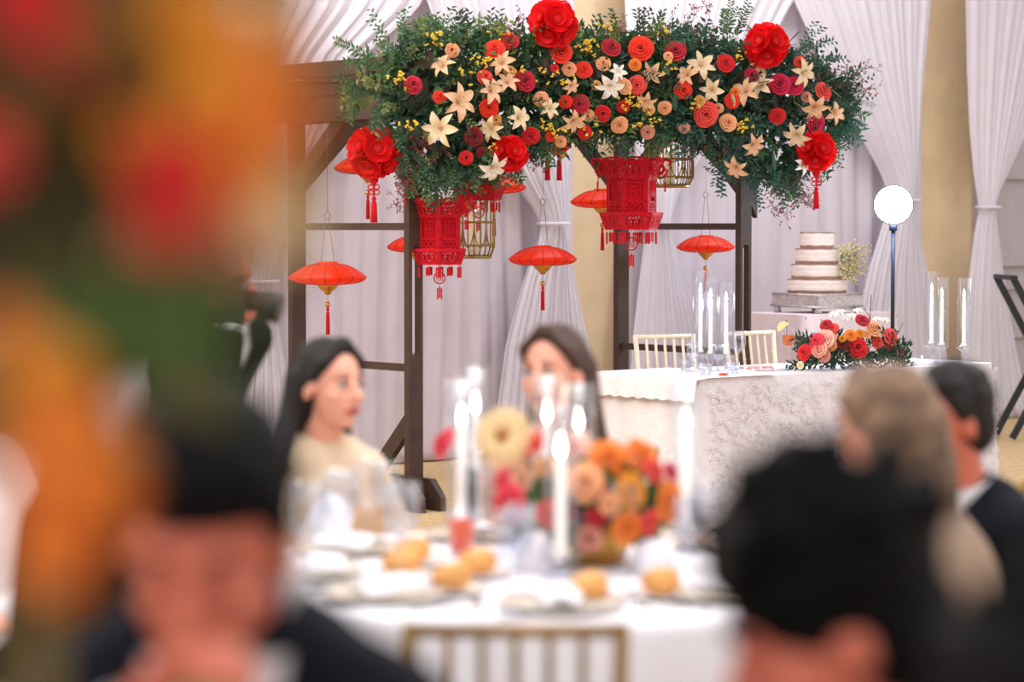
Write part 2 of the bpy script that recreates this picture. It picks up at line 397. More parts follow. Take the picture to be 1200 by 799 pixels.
for b_ in (0, DB):
    for s in (-1, 1):
        m = MB(); zb, zt = 2.30, 2.385
        poly = [(-.28, zb + .04), (-.24, zb), (LA + .24, zb), (LA + .28, zb + .04), (LA + .28, zt), (-.28, zt)]
        m.prism(poly, Q(0, b_ + s * .06 - .02, 0), L, Z, N * .04); m.build('long_beam', M_wood, per, smooth=False)
    for a0, s in ((0, 1), (LA, -1)):
        MB().bar(Q(a0 + s * .02, b_, 1.78), Q(a0 + s * .46, b_, 2.2), .085, .04, up=N).build('knee_brace', M_wood, per, smooth=False)
for k in range(8):
    a = -.12 + (LA + .24) * k / 7
    m = MB(); poly = [(-.32, 0), (DB + .32, 0), (DB + .32, .085), (-.32, .085)]
    m.prism(poly, Q(a - .02, 0, 2.385), N, Z, L * .04); m.build('roof_slat', M_wood, per, smooth=False)
m = MB(); m.prism([(0, 1.68), (.05, 1.60), (.05, 2.1), (0, 2.1)], Q(LA + .05, -.02, 0), L, Z, N * .04); m.build('post_cleat', M_wood, per, smooth=False)

# ------------------------------------------------------------------ hanging lanterns
def tassel(p, ln, parent, r=.012, mate=None, name='tassel'):
    mate = mate or M_red
    p = V(p); m = MB(); m.lathe([(.004, 0), (r * .8, -.012), (r * .9, -.02), (r * .55, -.028), (r, -.04), (r * 1.25, -ln), (r * .2, -ln)], 10, p)
    return m.build(name, mate, parent)
def saucer(px, py, w, n, label, hang_z, tass=True):
    c = PN(px, py, n); s = scale_at(c); R = w / s / 2; H = R * .70
    t = thing('saucer_lantern', label, 'lantern', c - Z * (H * .55), group='orange saucer lanterns under the pergola')
    prof = []
    for k in range(9):
        q = k / 8; prof.append((R * (.27 + .73 * q ** .92), H * (.40 - .48 * q ** 1.75)))
    for k in range(1, 8):
        u = PI / 2 * k / 7; prof.append((R * (.25 + .75 * math.cos(u) ** .85), H * (-.08 - .27 * math.sin(u))))
    m = MB(); m.lathe(prof, 96, c, fn=lambda g, z: .982 + .018 * abs(math.sin(8 * g)), cap=False); sh = m.build('shade', M_satin, t)
    for k in range(16):
        g = 2 * PI * k / 16
        m = MB(); m.tube([c + V((r * .985 * math.cos(g), r * .985 * math.sin(g), z)) for r, z in prof], .0022, 4); m.build('rib', M_rib, sh)
    m = MB(); m.lathe([(.25 * R, H * .36), (.27 * R, H * .40), (.27 * R, H * .47), (.25 * R, H * .48)], 32, c, cap=False); m.build('collar', M_satin, t)
    m = MB(); m.lathe([(.26 * R, -H * .34), (.28 * R, -H * .38), (.24 * R, -H * .44), (.2 * R, -H * .52), (.1 * R, -H * .62), (.015, -H * .72)], 24, c); m.build('gold_base', M_gold, t)
    zz = c.z - H * .72
    m = MB(); m.tube([(c.x, c.y, zz), (c.x, c.y, zz - .05)], .0015, 4); m.build('cord', M_string, t)
    if tass:
        m = MB(); m.ell((c.x, c.y, zz - .055), .016, sub=2); m.build('bead', M_gold, t)
        tassel((c.x, c.y, zz - .065), .16 * R / .22, t, .010, M_red)
    # wires and ring
    zr = min(c.z + H * .48 + .24, hang_z - .05)
    for sx in (-1, 1):
        m = MB(); m.tube([c + L * sx * .2 * R + Z * H * .45, V((c.x, c.y, zr)) + L * sx * .012], .0016, 4); m.build('wire', M_string, t)
    m = MB(); m.tube([V((c.x, c.y, zr + .02)) + L * .02 * math.cos(g) + Z * .02 * math.sin(g) for g in [2 * PI * k / 14 for k in range(14)]], .0022, 4, closed=True); m.build('ring', M_string, t)
    m = MB(); m.tube([(c.x, c.y, zr + .04), (c.x, c.y, hang_z)], .0013, 4); m.build('hanging_cord', M_string, t)
    return t
n0 = FL.dot(N)
saucer(384, 322, 92, n0 + DB * .62, 'large orange saucer lantern with tassel hanging lowest at far left', 2.28)
saucer(431, 194, 80, n0 + DB * .6, 'orange saucer lantern peeking out behind the red flower ball', 2.28)
saucer(487, 287, 68, n0 + DB * 1.0, 'orange saucer lantern mostly hidden behind slotted left post', 2.28, False)
saucer(579, 217, 76, n0 + DB * .6, 'orange saucer lantern half hidden behind red paper lantern and white lily', 2.30)
saucer(636, 301, 81, n0 + DB * .5, 'orange saucer lantern with tassel hanging alone in front of tied curtain', 2.30)
saucer(706, 234, 76, n0 + DB * .45, 'orange saucer lantern tucked behind the right hexagonal red lantern', 2.30)
saucer(827, 287, 69, n0 + DB * .7, 'orange saucer lantern hanging above the glass candle cylinders', 2.30)

# cut-paper hexagonal palace lanterns
def glyph(ch, size):
    cu = bpy.data.curves.new('glyph', 'FONT'); cu.body = ch; cu.size = size; cu.extrude = .0016; cu.align_x = 'CENTER'; cu.align_y = 'CENTER'; cu.resolution_u = 2
    o = bpy.data.objects.new('glyph', cu); COL.objects.link(o); bpy.context.view_layer.update()
    me = bpy.data.meshes.new_from_object(o.evaluated_get(bpy.context.evaluated_depsgraph_get()))
    bpy.data.objects.remove(o); vs = [v.co.copy() for v in me.vertices]; fs = [tuple(p.vertices) for p in me.polygons]
    bpy.data.meshes.remove(me)
    if vs:
        cx = (min(v.x for v in vs) + max(v.x for v in vs)) / 2; cy = (min(v.y for v in vs) + max(v.y for v in vs)) / 2
        vs = [V((v.x - cx, v.y - cy, v.z)) for v in vs]
    return vs, fs
GV, GF = glyph('\u798f', .085)
GVs, GFs = glyph('\u798f', .045)
def palace(px, py, w, n, label, rot=0, hang_z=2.3):
    """px,py = middle of the body; w = width over the scrolls in pixels"""
    c = PN(px, py, n); sc = scale_at(c); k = (w / sc) / .44
    t = thing('palace_lantern', label, 'lantern', c - Z * .2 * k, group='red cut-paper palace lanterns')
    Rm = lambda g: Matrix.Rotation(g, 3, 'Z')
    def panel(g, r, z0, z1, w0, w1, flare, th=.004, kind='body'):
        """frame one hexagon side: local x = tangent, y = outward, z up"""
        m = MB(); R = Rm(g)
        def pt(x, z, off=0):
            f = (z - z0) / (z1 - z0); return c + R @ (V((x, -(r + flare * f) - off, z)) * k)
        h = z1 - z0
        wd = lambda z: w0 + (w1 - w0) * (z - z0) / h
        def bar(x0, za, x1, zb, bw=.007): m.bar(pt(x0, za), pt(x1, zb), bw * 1.6 * k, th * k, up=R @ V((0, -1, 0)))
        for z in (z0 + .004, z1 - .004): bar(-wd(z) / 2, z, wd(z) / 2, z, .011)
        for s in (-1, 1): bar(s * (wd(z0) / 2 - .005), z0, s * (wd(z1) / 2 - .005), z1, .012)
        if kind == 'body':
            bar(-wd(z0) / 2 + .018, z0, -wd(z1) / 2 + .018, z1, .004); bar(wd(z0) / 2 - .018, z0, wd(z1) / 2 - .018, z1, .004)
            zc = z0 + h * .62
            m.add([pt(v.x, zc + v.y, v.z) for v in GV], GF)
            for q in range(3):
                x0 = -wd(z0) / 2 + .02 + q * (wd(z0) - .04) / 3; x1 = x0 + (wd(z0) - .04) / 3; za, zb = z0 + .01, z0 + h * .28
                bar(x0, za, x1, zb, .0045); bar(x1, za, x0, zb, .0045)
            bar(-wd(z0) / 2, z0 + h * .3, wd(z0) / 2, z0 + h * .3, .006)
            for zz in (z1 - .02, z1 - .034): bar(-wd(z1) / 2 + .02, zz, wd(z1) / 2 - .02, zz, .0045)
        else:
            nq = 5
            for q in range(nq):
                x0 = -wd(z0) / 2 + q * wd(z0) / nq; x1 = x0 + wd(z0) / nq
                y0 = -wd(z1) / 2 + q * wd(z1) / nq; y1 = y0 + wd(z1) / nq
                bar(x0, z0, y1, z1, .005); bar(x1, z0, y0, z1, .005)
            pts = [pt(.32 * w0 * math.cos(a), z0 + h * .5 + h * .42 * math.sin(a)) for a in [2 * PI * i / 16 for i in range(16)]]
            m.tube(pts, .004 * k, 5, closed=True)
            m.add([pt(v.x * .8, z0 + h * .5 + v.y * .8, v.z) for v in GVs], GFs)
        if kind == 'crown':     # arched top edge
            pts = [pt(x * w1 / 2, z1 + .018 * math.cos(x * PI / 2)) for x in [-1 + 2 * i / 10 for i in range(11)]]
            m.tube(pts, .006 * k, 5)
            for q in range(6):
                x = -w1 / 2 + (q + .5) * w1 / 6; m.bar(pt(x, z1 - .004), pt(x, z1 + .016 * math.cos(2 * x / w1 * PI / 2)), .005 * k, th * k)
        return m
    hexw = lambda r: 2 * r * math.tan(PI / 6)
    for q in range(6):
        g = rot + q * PI / 3
        panel(g, .115, -.10, .10, hexw(.115), hexw(.115), 0).build('body_panel', M_red, t, smooth=False)
        panel(g, .120, .09, .180, hexw(.120), hexw(.150), .03, kind='crown').build('crown_panel', M_red, t, smooth=False)
        panel(g, .122, -.185, -.10, hexw(.122), hexw(.150), .028, kind='skirt').build('skirt_panel', M_red, t, smooth=False)
        # corner scroll with a little tassel
        gc = g + PI / 6; R = Rm(gc)
        f = lambda x, z: c + R @ (V((0, -x, z)) * k)
        m = MB(); m.tube([f(.135, .11), f(.165, .115), f(.18, .14), f(.165, .165), f(.18, .19), f(.21, .185), f(.215, .165), f(.20, .16)], [.009 * k, .011 * k, .011 * k, .01 * k, .01 * k, .01 * k, .009 * k, .006 * k], 6)
        m.tube([f(.18, .14), f(.198, .128), f(.185, .105), f(.175, .09)], .007 * k, 6)
        m.ell(f(.22, .195), .011 * k, sub=1)
        sc_ = m.build('corner_scroll', M_red, t)
        def tagpiece(p, hh, ww):
            m = MB(); m.tube([p, p - Z * .02 * k], .0012, 4)
            o = p - Z * .02 * k
            for s in (-1, 0, 1):
                m.box(o + R @ V((s * ww * .34 * k, 0, 0)) - Z * hh * k * .5, (ww * .24 * k, .006 * k, hh * k * (1 if s else .86)), R)
            m.box(o - Z * hh * k * .12, (ww * .6 * k, .008 * k, hh * k * .26), R)
            return m
        tagpiece(f(.185, .09), .055, .028).build('tassel', M_red, sc_, smooth=False)
        tagpiece(f(.135, -.185), .062, .034).build('tassel', M_red, t, smooth=False)
        R = Rm(g); tagpiece(c + R @ (V((0, -.122, -.185)) * k), .05, .03).build('tassel', M_red, t, smooth=False)
    m = MB(); m.lathe([(.118 * k, -.10 * k), (.118 * k, .10 * k)], 6, c, R=Rm(rot + PI / 6 + PI / 6), cap=False); m.build('lining', M_red, t, smooth=False)
    # medallion on a long cord under the middle
    m = MB(); m.tube([c - Z * .12 * k, c - Z * .235 * k], .0012, 4)
    p = c - Z * .268 * k; X = V((1, 0, 0))
    m.tube([p + (X * math.cos(a) + Z * math.sin(a)) * .033 * k for a in [2 * PI * i / 18 for i in range(18)]], .004 * k, 5, closed=True)
    m.add([p + X * v.x * k * .95 + Z * v.y * k * .95 + V((0, v.z, 0)) for v in GVs], GFs)
    md = m.build('medallion', M_red, t)
    m = MB(); m.tube([p - Z * .034 * k, p - Z * .06 * k], .0012, 4)
    for s in (-1, 0, 1): m.box(p - Z * (.092 - (.008 if not s else 0)) * k + X * s * .011 * k, (.009 * k, .005 * k, .065 * k))
    m.build('tassel', M_red, md, smooth=False)
    m = MB()
    for s in range(3):
        g = rot + s * 2 * PI / 3; m.tube([c + Rm(g) @ (V((0, -.12, .17)) * k), c + Z * .28 * k], .0015, 4)
    m.tube([c + Z * .28 * k, V((c.x, c.y, max(hang_z, c.z + .3 * k)))], .0015, 4); m.build('hanging_cord', M_string, t)
palace(740, 228, 95, n0 - .02, 'red cut-paper hexagonal lantern hanging in front of right rear post', .12)
palace(515, 272, 88, n0 - .04, 'red cut-paper hexagonal lantern beside the slotted left post', .5)
palace(561, 200, 80, n0 + .10, 'red cut-paper lantern half buried in the flowers over gold birdcage', .2)

# red paper flower balls
def flower_mesh():
    m = MB()
    for ring, (n, r0, sz, tilt, z0) in enumerate(((5, .019, .021, .55, .004), (5, .012, .014, .95, .010))):
        for q in range(n):
            g = 2 * PI * (q + ring * .5) / n
            def f(i, j, g=g, r0=r0, sz=sz, tilt=tilt, z0=z0):
                a = (i - .5) * 2; rr = j; x = rr * math.cos(PI * i * 2); y = rr * math.sin(PI * i * 2); cup = .22 * (x * x + y * y)
                rx = r0 + sz * (x * math.cos(tilt) - cup * math.sin(tilt)); rz = z0 + sz * (x * math.sin(tilt) * .8 + cup * math.cos(tilt))
                return V((rx * math.cos(g) - y * sz * math.sin(g), rx * math.sin(g) + y * sz * math.cos(g), rz))
            m.grid(f, 12, 3)
    for q in range(10):
        g = 2 * PI * q / 10; m.ell((.010 * math.cos(g), .010 * math.sin(g), .0115), (.0035, .0013, .001), Matrix.Rotation(g, 3, 'Z'), 1, mi=1)
    m.lathe([(.013, .008), (.008, .011), (.001, .011)], 12)
    return m
FM = flower_mesh().mesh('paper_flower', [M_redball, M_rib])
def flower_ball(px, py, dia, n, label, tass=None, hang=None):
    c = PN(px, py, n); s = scale_at(c); R = dia / s / 2
    t = thing('paper_flower_ball', label, 'decoration', c - Z * R, group='red paper flower balls')
    core = MB(); core.ell(c, R * .66, sub=3); core.build('core', M_redball, t)
    for v in ICO[1][0]:
        d = Matrix.Rotation(.3, 3, 'X') @ Matrix.Rotation(px * .7, 3, 'Z') @ V(v)
        o = put('paper_flower', FM, t, local=True)
        k = R / .066 * 1.2
        o.matrix_parent_inverse = wm(t).inverted()
        o.matrix_basis = Matrix.Translation(c + d * R * .60) @ frame_to(d, random.random() * 6).to_4x4() @ Matrix.Scale(k, 4)
    if tass:
        m = MB(); p = c - Z * R
        X = V((1, 0, 0))
        m.ell(p - Z * .01, (.026, .02, .03), sub=2)
        kz = p.z - .05
        for s_ in (-1, 1):
            for dz in (0, .028):
                m.tube([V((p.x, p.y, kz - dz)) + X * (s_ * (.016 + .014 * math.cos(a))) + Z * .012 * math.sin(a) for a in [2 * PI * i / 10 for i in range(10)]], .004, 5, closed=True)
        m.tube([p, V((p.x, p.y, kz - .05))], .005, 5); m.build('knot', M_red, t)
        tassel((p.x, p.y, kz - .045), tass / s - .02, t, .016)
    if hang:
        m = MB(); m.tube([c + Z * R, V((c.x, c.y, max(hang, c.z + R + .02)))], .0015, 4); m.build('hanging_cord', M_string, t)
flower_ball(438, 178, 60, n0 - .12, 'red paper flower ball with knotted tassel hanging left of the garland', 36, 2.2)
flower_ball(648, 27, 56, n0 - .38, 'red paper flower ball sitting highest, on top middle of the garland')
flower_ball(898, 53, 52, n0 - .42, 'red paper flower ball on the upper right of the garland')
flower_ball(957, 177, 46, n0 - .42, 'pinkish red flower ball with knotted tassel hanging at garland right end', 30, 2.2)
flower_ball(598, 180, 42, n0 - .40, 'red paper flower ball tucked under the garland above white lily', None, 2.2)
# small orange lantern with two tassels below the garland
c = PN(653, 172, n0 - .1); t = thing('small_lantern', 'small orange lantern with two red tassels under the garland middle', 'lantern', c)
m = MB(); m.lathe([(.02, .05), (.07, .035), (.085, 0), (.05, -.03), (.015, -.05)], 24, c, fn=lambda g, z: .96 + .04 * abs(math.sin(6 * g))); m.build('shade', M_satin, t)
m = MB(); m.lathe([(.03, -.03), (.034, -.045), (.012, -.065)], 16, c + L * .03); m.build('gold_base', M_gold, t)
for dx in (-.055, .012): tassel(c + V((dx, 0, -.04)), .15, t, .013)
m = MB(); m.tube([c + Z * .05, V((c.x, c.y, 2.3))], .0015, 4); m.build('hanging_cord', M_string, t)

# gold bird cages
def cage(px, y0, y1, w, n, label, hang=2.3):
    lo, hi = PN(px, y1, n), PN(px, y0, n); s = scale_at(lo); R = w / s / 2; H = hi.z - lo.z
    t = thing('bird_cage', label, 'birdcage', lo, group='gold wire birdcages')
    prof = lambda f: R * (.80 + .2 * min(1, f * 7) ** .6) if f < .75 else R * math.cos((f - .75) / .25 * 1.35) ** .8
    for q in range(20):
        g = 2 * PI * q / 20
        m = MB(); m.tube([lo + V((prof(i / 14) * math.cos(g), prof(i / 14) * math.sin(g), H * i / 14)) for i in range(15)], .0042, 5); m.build('bar', M_cage, t)
    for fz in (0.0, .12, .36, .62, .75):
        r = prof(fz); m = MB(); m.tube([lo + V((r * math.cos(a), r * math.sin(a), H * fz)) for a in [2 * PI * i / 40 for i in range(40)]], .006 if fz else .009, 6, closed=True); m.build('hoop', M_cage, t)
    for q in range(10):   # pointed arches woven between the hoops
        g0 = 2 * PI * q / 10
        m = MB()
        for sg in (-1, 1):
            m.tube([lo + V((R * 1.0 * math.cos(g0 + sg * .31 * math.cos(x * PI / 2)), R * math.sin(g0 + sg * .31 * math.cos(x * PI / 2)), H * (.36 + .3 * math.sin(x * PI / 2)))) for x in [i / 8 for i in range(9)]], .0035, 5)
            m.tube([lo + V((R * 1.0 * math.cos(g0 + sg * .31 * math.cos(x * PI / 2)), R * math.sin(g0 + sg * .31 * math.cos(x * PI / 2)), H * (.36 - .26 * math.sin(x * PI / 2)))) for x in [i / 8 for i in range(9)]], .0035, 5)
        m.build('arch_wire', M_cage, t)
    m = MB(); m.lathe([(.01, 0), (R * .82, 0), (R * .82, .012), (.01, .012)], 32, lo); m.build('floor_plate', M_cage, t)
    m = MB(); m.tube([lo + Z * H, V((lo.x, lo.y, max(hang, hi.z + .03)))], .003, 5); m.build('hanging_cord', M_cage, t)
    cn = thing('pillar_candle', 'cream pillar candle inside the ' + ('left' if px < 600 else 'right') + ' gold birdcage', 'candle', lo + Z * .013)
    r = .036
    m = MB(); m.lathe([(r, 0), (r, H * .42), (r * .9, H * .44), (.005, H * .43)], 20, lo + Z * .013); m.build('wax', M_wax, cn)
    m = MB(); m.lathe([(.001, 0), (.007, .012), (.006, .022), (.001, .04)], 10, lo + Z * (.016 + H * .43)); m.build('flame', M_flame, cn)
cage(556, 188, 301, 47, n0 + .18, 'gold wire birdcage hanging behind the red paper lanterns on the left')
cage(784, 130, 218, 57, n0 + .25, 'gold wire birdcage hanging below the garland right of red lantern')

# ------------------------------------------------------------------ flower protos
def rose_mb(seed=0, open_=1.0):
    rn = random.Random(seed); m = MB()
    for ring, (n, rb, rt, ht, wdt) in enumerate(((3, .05, .13, .78, 1.25), (3, .12, .30, .80, 1.25), (4, .20, .52, .72, 1.2), (5, .28, .78, .52, 1.15), (6, .34, 1.04, .24, 1.15))):
        for q in range(n):
            g = 2 * PI * (q + rn.uniform(-.12, .12)) / n + ring * .7; hw = PI / n * wdt; tp = rt * (open_ if ring > 1 else 1) * rn.uniform(.94, 1.06); zt_ = ht * rn.uniform(.93, 1.05)
            def f(i, j, g=g, rb=rb, tp=tp, zt_=zt_, hw=hw, ring=ring):
                a = (i - .5) * 2; e = 1 - .22 * a * a * j
                x = rb + (tp - rb) * (j ** (.75 if ring > 2 else .6)) + (.10 * max(0, j - .72) / .28 * (1 - .5 * a * a) if ring else 0)
                z = -.12 + (zt_ + .12) * math.sin(j * PI / 2 * .95) * e - .10 * max(0, j - .8) / .2 * (ring > 0)
                ga = g + a * hw * (.75 + .25 * j)
                return V((x * math.cos(ga), x * math.sin(ga), z))
            m.grid(f, 5, 5)
    m.lathe([(.02, -.3), (.22, -.16), (.36, -.02)], 8)
    return m
ROSES = [rose_mb(k, o).mesh('rose', ROSE['red']) for k, o in ((1, 1.0), (2, .8), (3, 1.12))]
def lily_mb(seed=0, wide=1.15):
    rn = random.Random(seed); m = MB()
    for q in range(6):
        g = q * PI / 3 + rn.uniform(-.1, .1); wd = (.19 if q % 2 else .25); cu = wide + rn.uniform(-.15, .2); tip = rn.uniform(.25, .5)
        def f(i, j, g=g, wd=wd, cu=cu, tip=tip):
            a = (i - .5) * 2
            x = .06 + j * .95 * math.sin(cu * (.4 + .6 * j)); z = .42 * math.sin(j * 2.1) * math.cos(cu * .35) + .12 - tip * max(0, j - .55) ** 1.3 * 1.6 + .05 * a * a
            w = wd * math.sin(PI * (j * .93 + .05)) ** .8
            return V((x * math.cos(g) - a * w * math.sin(g), x * math.sin(g) + a * w * math.cos(g), z))
        m.grid(f, 4, 6)
    m.lathe([(.03, -.3), (.05, 0), (.09, .16)], 8)
    return m
LILIES = [lily_mb(k, w).mesh('lily', M_lily) for k, w in ((1, 1.2), (2, 1.35), (3, 1.0))]
sm = MB()
for q in range(6):
    g = q * PI / 3 + .4; e = V((.22 * math.cos(g), .22 * math.sin(g), .55)); sm.tube([(0, 0, .1), e * .6 + V((0, 0, .05)), e], .012, 4, mi=0); sm.ell(e, (.05, .02, .02), Matrix.Rotation(g, 3, 'Z'), 1, mi=1)
STAM = sm.mesh('stamens', [M_lily, M_stamen])
def inst(name, me, parent, p, d, r, material=None, roll=None):
    o = put(name, me, parent); roll = random.uniform(0, 6.28) if roll is None else roll
    o.matrix_basis = Matrix.Translation(p) @ frame_to(d, roll).to_4x4() @ Matrix.Scale(r, 4)
    if material: omat(o, material)
    return o
def rose(parent, p, d, r, colr): return inst('rose', random.choice(ROSES), parent, p, d, r * 1.0, ROSE[colr])
def lily(parent, p, d, r, m):
    o = inst('lily', random.choice(LILIES), parent, p, d, r, m)
    s = put('stamens', STAM, o, local=True); return o
def sprig(m, p, d, ln, nl, ll, lw, mi=0, droop=.2, stem=.0015, smi=None, rn=random):
    p, d = V(p), V(d).normalized(); pts = [p]; q = p.copy(); dd = d.copy(); steps = 5
    for k in range(steps):
        dd = (dd + V((rn.uniform(-.12, .12), rn.uniform(-.12, .12), -droop / steps + rn.uniform(-.06, .06)))).normalized(); q = q + dd * ln / steps; pts.append(q)
    m.tube(pts, [stem * (1.2 - .15 * k) for k in range(steps + 1)], 3, mi if smi is None else smi, cap=False)
    for k in range(nl):
        f = .12 + .88 * k / max(1, nl - 1); i = min(int(f * steps), steps - 1); fr = f * steps - i; a = pts[i].lerp(pts[i + 1], min(1, fr)); t = (pts[i + 1] - pts[i]).normalized()
        sd = t.cross(V((rn.uniform(-.4, .4), -1, rn.uniform(-.4, .4))))
        sd = sd.normalized() if sd.length > 1e-4 else t.orthogonal()
        sgn = 1 if k % 2 else -1
        ldir = t * rn.uniform(.5, .9) + sd * sgn + V((rn.uniform(-.25, .25), rn.uniform(-.45, .25), rn.uniform(-.25, .25)))
        m.leaf(a, ldir, V((rn.uniform(-.5, .5), -1, rn.uniform(-.2, .8))), ll * rn.uniform(.75, 1.2), lw * rn.uniform(.8, 1.2), mi)
# ------------------------------------------------------------------ floral garland on the pergola
gar = thing('floral_garland', 'lush garland of red roses, cream lilies and dark greenery along the pergola top', 'floral garland', Q(LA / 2, 0, 2.375))
GX = [405, 420, 450, 480, 520, 560, 600, 650, 700, 750, 800, 840, 880, 920, 960, 985, 1000]
GT = [100, 92, 78, 44, 40, 38, 44, 52, 46, 44, 46, 50, 54, 60, 78, 98, 112]
GB = [110, 118, 132, 200, 215, 205, 186, 160, 158, 158, 156, 186, 205, 214, 190, 150, 130]
rn = random.Random(11)
fol = {k: MB() for k in 'dmob'}
def env(px): return float(np.interp(px, GX, GT)), float(np.interp(px, GX, GB))
def outward(px, py):
    t_, b_ = env(px); cy = (t_ + b_) / 2; f = (py - cy) / max(20, (b_ - t_) / 2)
    ex = max(0, (470 - px) / 60) * -1 + max(0, (px - 940) / 60)
    return V((ex, 0, 0)) + V((0, 0, -f * 1.0)) + V((.25, -.9, 0)) * .75
# dense inner leaves
for k in range(5200):
    px = rn.uniform(456, 988); t_, b_ = env(px); py = rn.uniform(t_ + 6, b_ - 4)
    if 690 < px < 735 and py > 150: pass
    n = n0 + rn.uniform(-.24, .12)
    p = PN(px, py, n); d = outward(px, py) + V((rn.uniform(-1, 1), rn.uniform(-.4, .4), rn.uniform(-.9, .9)))
    fol['d' if rn.random() < .7 else 'b' if px > 780 else 'd'].leaf(p, d, V((rn.uniform(-.7, .7), -1, rn.uniform(-.3, .9))), rn.uniform(.06, .12), rn.uniform(.026, .048))
# sprigs
for k in range(900):
    px = rn.uniform(412, 995); t_, b_ = env(px); py = rn.uniform(t_, b_) if rn.random() < .6 else (rn.uniform(t_, t_ + 20) if rn.random() < .55 else rn.uniform(b_ - 22, b_))
    p = PN(px, py, n0 - rn.uniform(.12, .30)); d = outward(px, py) * 1.0 + V((rn.uniform(-.8, .8), rn.uniform(-.1, .3), rn.uniform(-.5, .5)))
    key = rn.choice('ddmmmo') if px < 780 else rn.choice('dddbbm')
    typ = rn.random()
    if typ < .5: sprig(fol[key], p, d, rn.uniform(.10, .19), rn.randint(8, 13), .030, .013, droop=.25, rn=rn)
    elif typ < .75: sprig(fol[key], p, d, rn.uniform(.10, .18), rn.randint(14, 20), .030, .005, droop=.3, rn=rn)
    else: sprig(fol[key], p, d, rn.uniform(.10, .16), rn.randint(5, 8), .052, .022, droop=.2, rn=rn)
# long sprays breaking the outline: (px,py,dx,dz,length,leaf count, key)
for px, py, dx, dz, ln, nl, key in ((462, 62, -.5, .9, .26, 15, 'm'), (470, 55, .05, 1, .22, 14, 'm'), (445, 70, -.95, .45, .24, 16, 'm'), (455, 80, -.9, .15, .22, 16, 'm'), (440, 105, -1, -.05, .2, 14, 'm'), (446, 112, -.9, -.3, .2, 14, 'o'),
        (545, 42, .1, 1, .14, 9, 'd'), (575, 44, .1, 1, .14, 10, 'd'), (500, 45, .1, 1, .13, 10, 'm'), (690, 48, .3, 1, .15, 10, 'b'), (748, 40, .0, 1, .16, 12, 'd'), (745, 45, .35, 1, .18, 11, 'd'), (770, 45, .2, 1, .15, 12, 'd'), (855, 45, .1, 1, .22, 22, 'm'), (862, 45, .25, 1, .22, 22, 'm'), (846, 45, -.1, 1, .2, 20, 'm'),
        (935, 62, .8, .35, .26, 18, 'b'), (940, 58, .5, .8, .2, 14, 'b'), (950, 70, 1, .1, .2, 14, 'b'), (985, 120, .4, -.9, .28, 18, 'b'), (990, 140, .1, -1, .18, 14, 'b'), (500, 205, .2, -1, .16, 12, 'm'), (520, 210, -.3, -1, .16, 12, 'd'), (495, 190, -.4, -1, .2, 12, 'm'), (690, 158, .1, -1, .12, 12, 'd'), (700, 160, -.3, -.9, .13, 12, 'd'), (760, 155, .2, -1, .13, 14, 'm'), (740, 160, -.2, -1, .12, 14, 'd'),
        (640, 165, .1, -1, .15, 10, 'm'), (850, 185, -.3, -1, .2, 14, 'b'), (845, 195, .0, -1, .18, 12, 'b'), (885, 205, .1, -1, .2, 14, 'b'), (905, 205, .3, -1, .2, 14, 'b'), (925, 205, .3, -1, .2, 12, 'b'), (600, 190, .5, -1, .12, 10, 'm')):
    for j in range(2): sprig(fol[key], PN(px + rn.uniform(-4, 4), py, n0 - rn.uniform(.2, .28)), V((dx, -.25, dz)), ln * rn.uniform(.85, 1.1), nl, .034, .014, droop=.15, rn=rn)
for k, mm, nm in (('d', M_leafd, 'dark_foliage'), ('m', M_leafm, 'mid_foliage'), ('o', M_leafo, 'olive_foliage'), ('b', M_leafb, 'blue_foliage')):
    tag(fol[k].build(nm, mm, gar, smooth=False), kind='stuff')
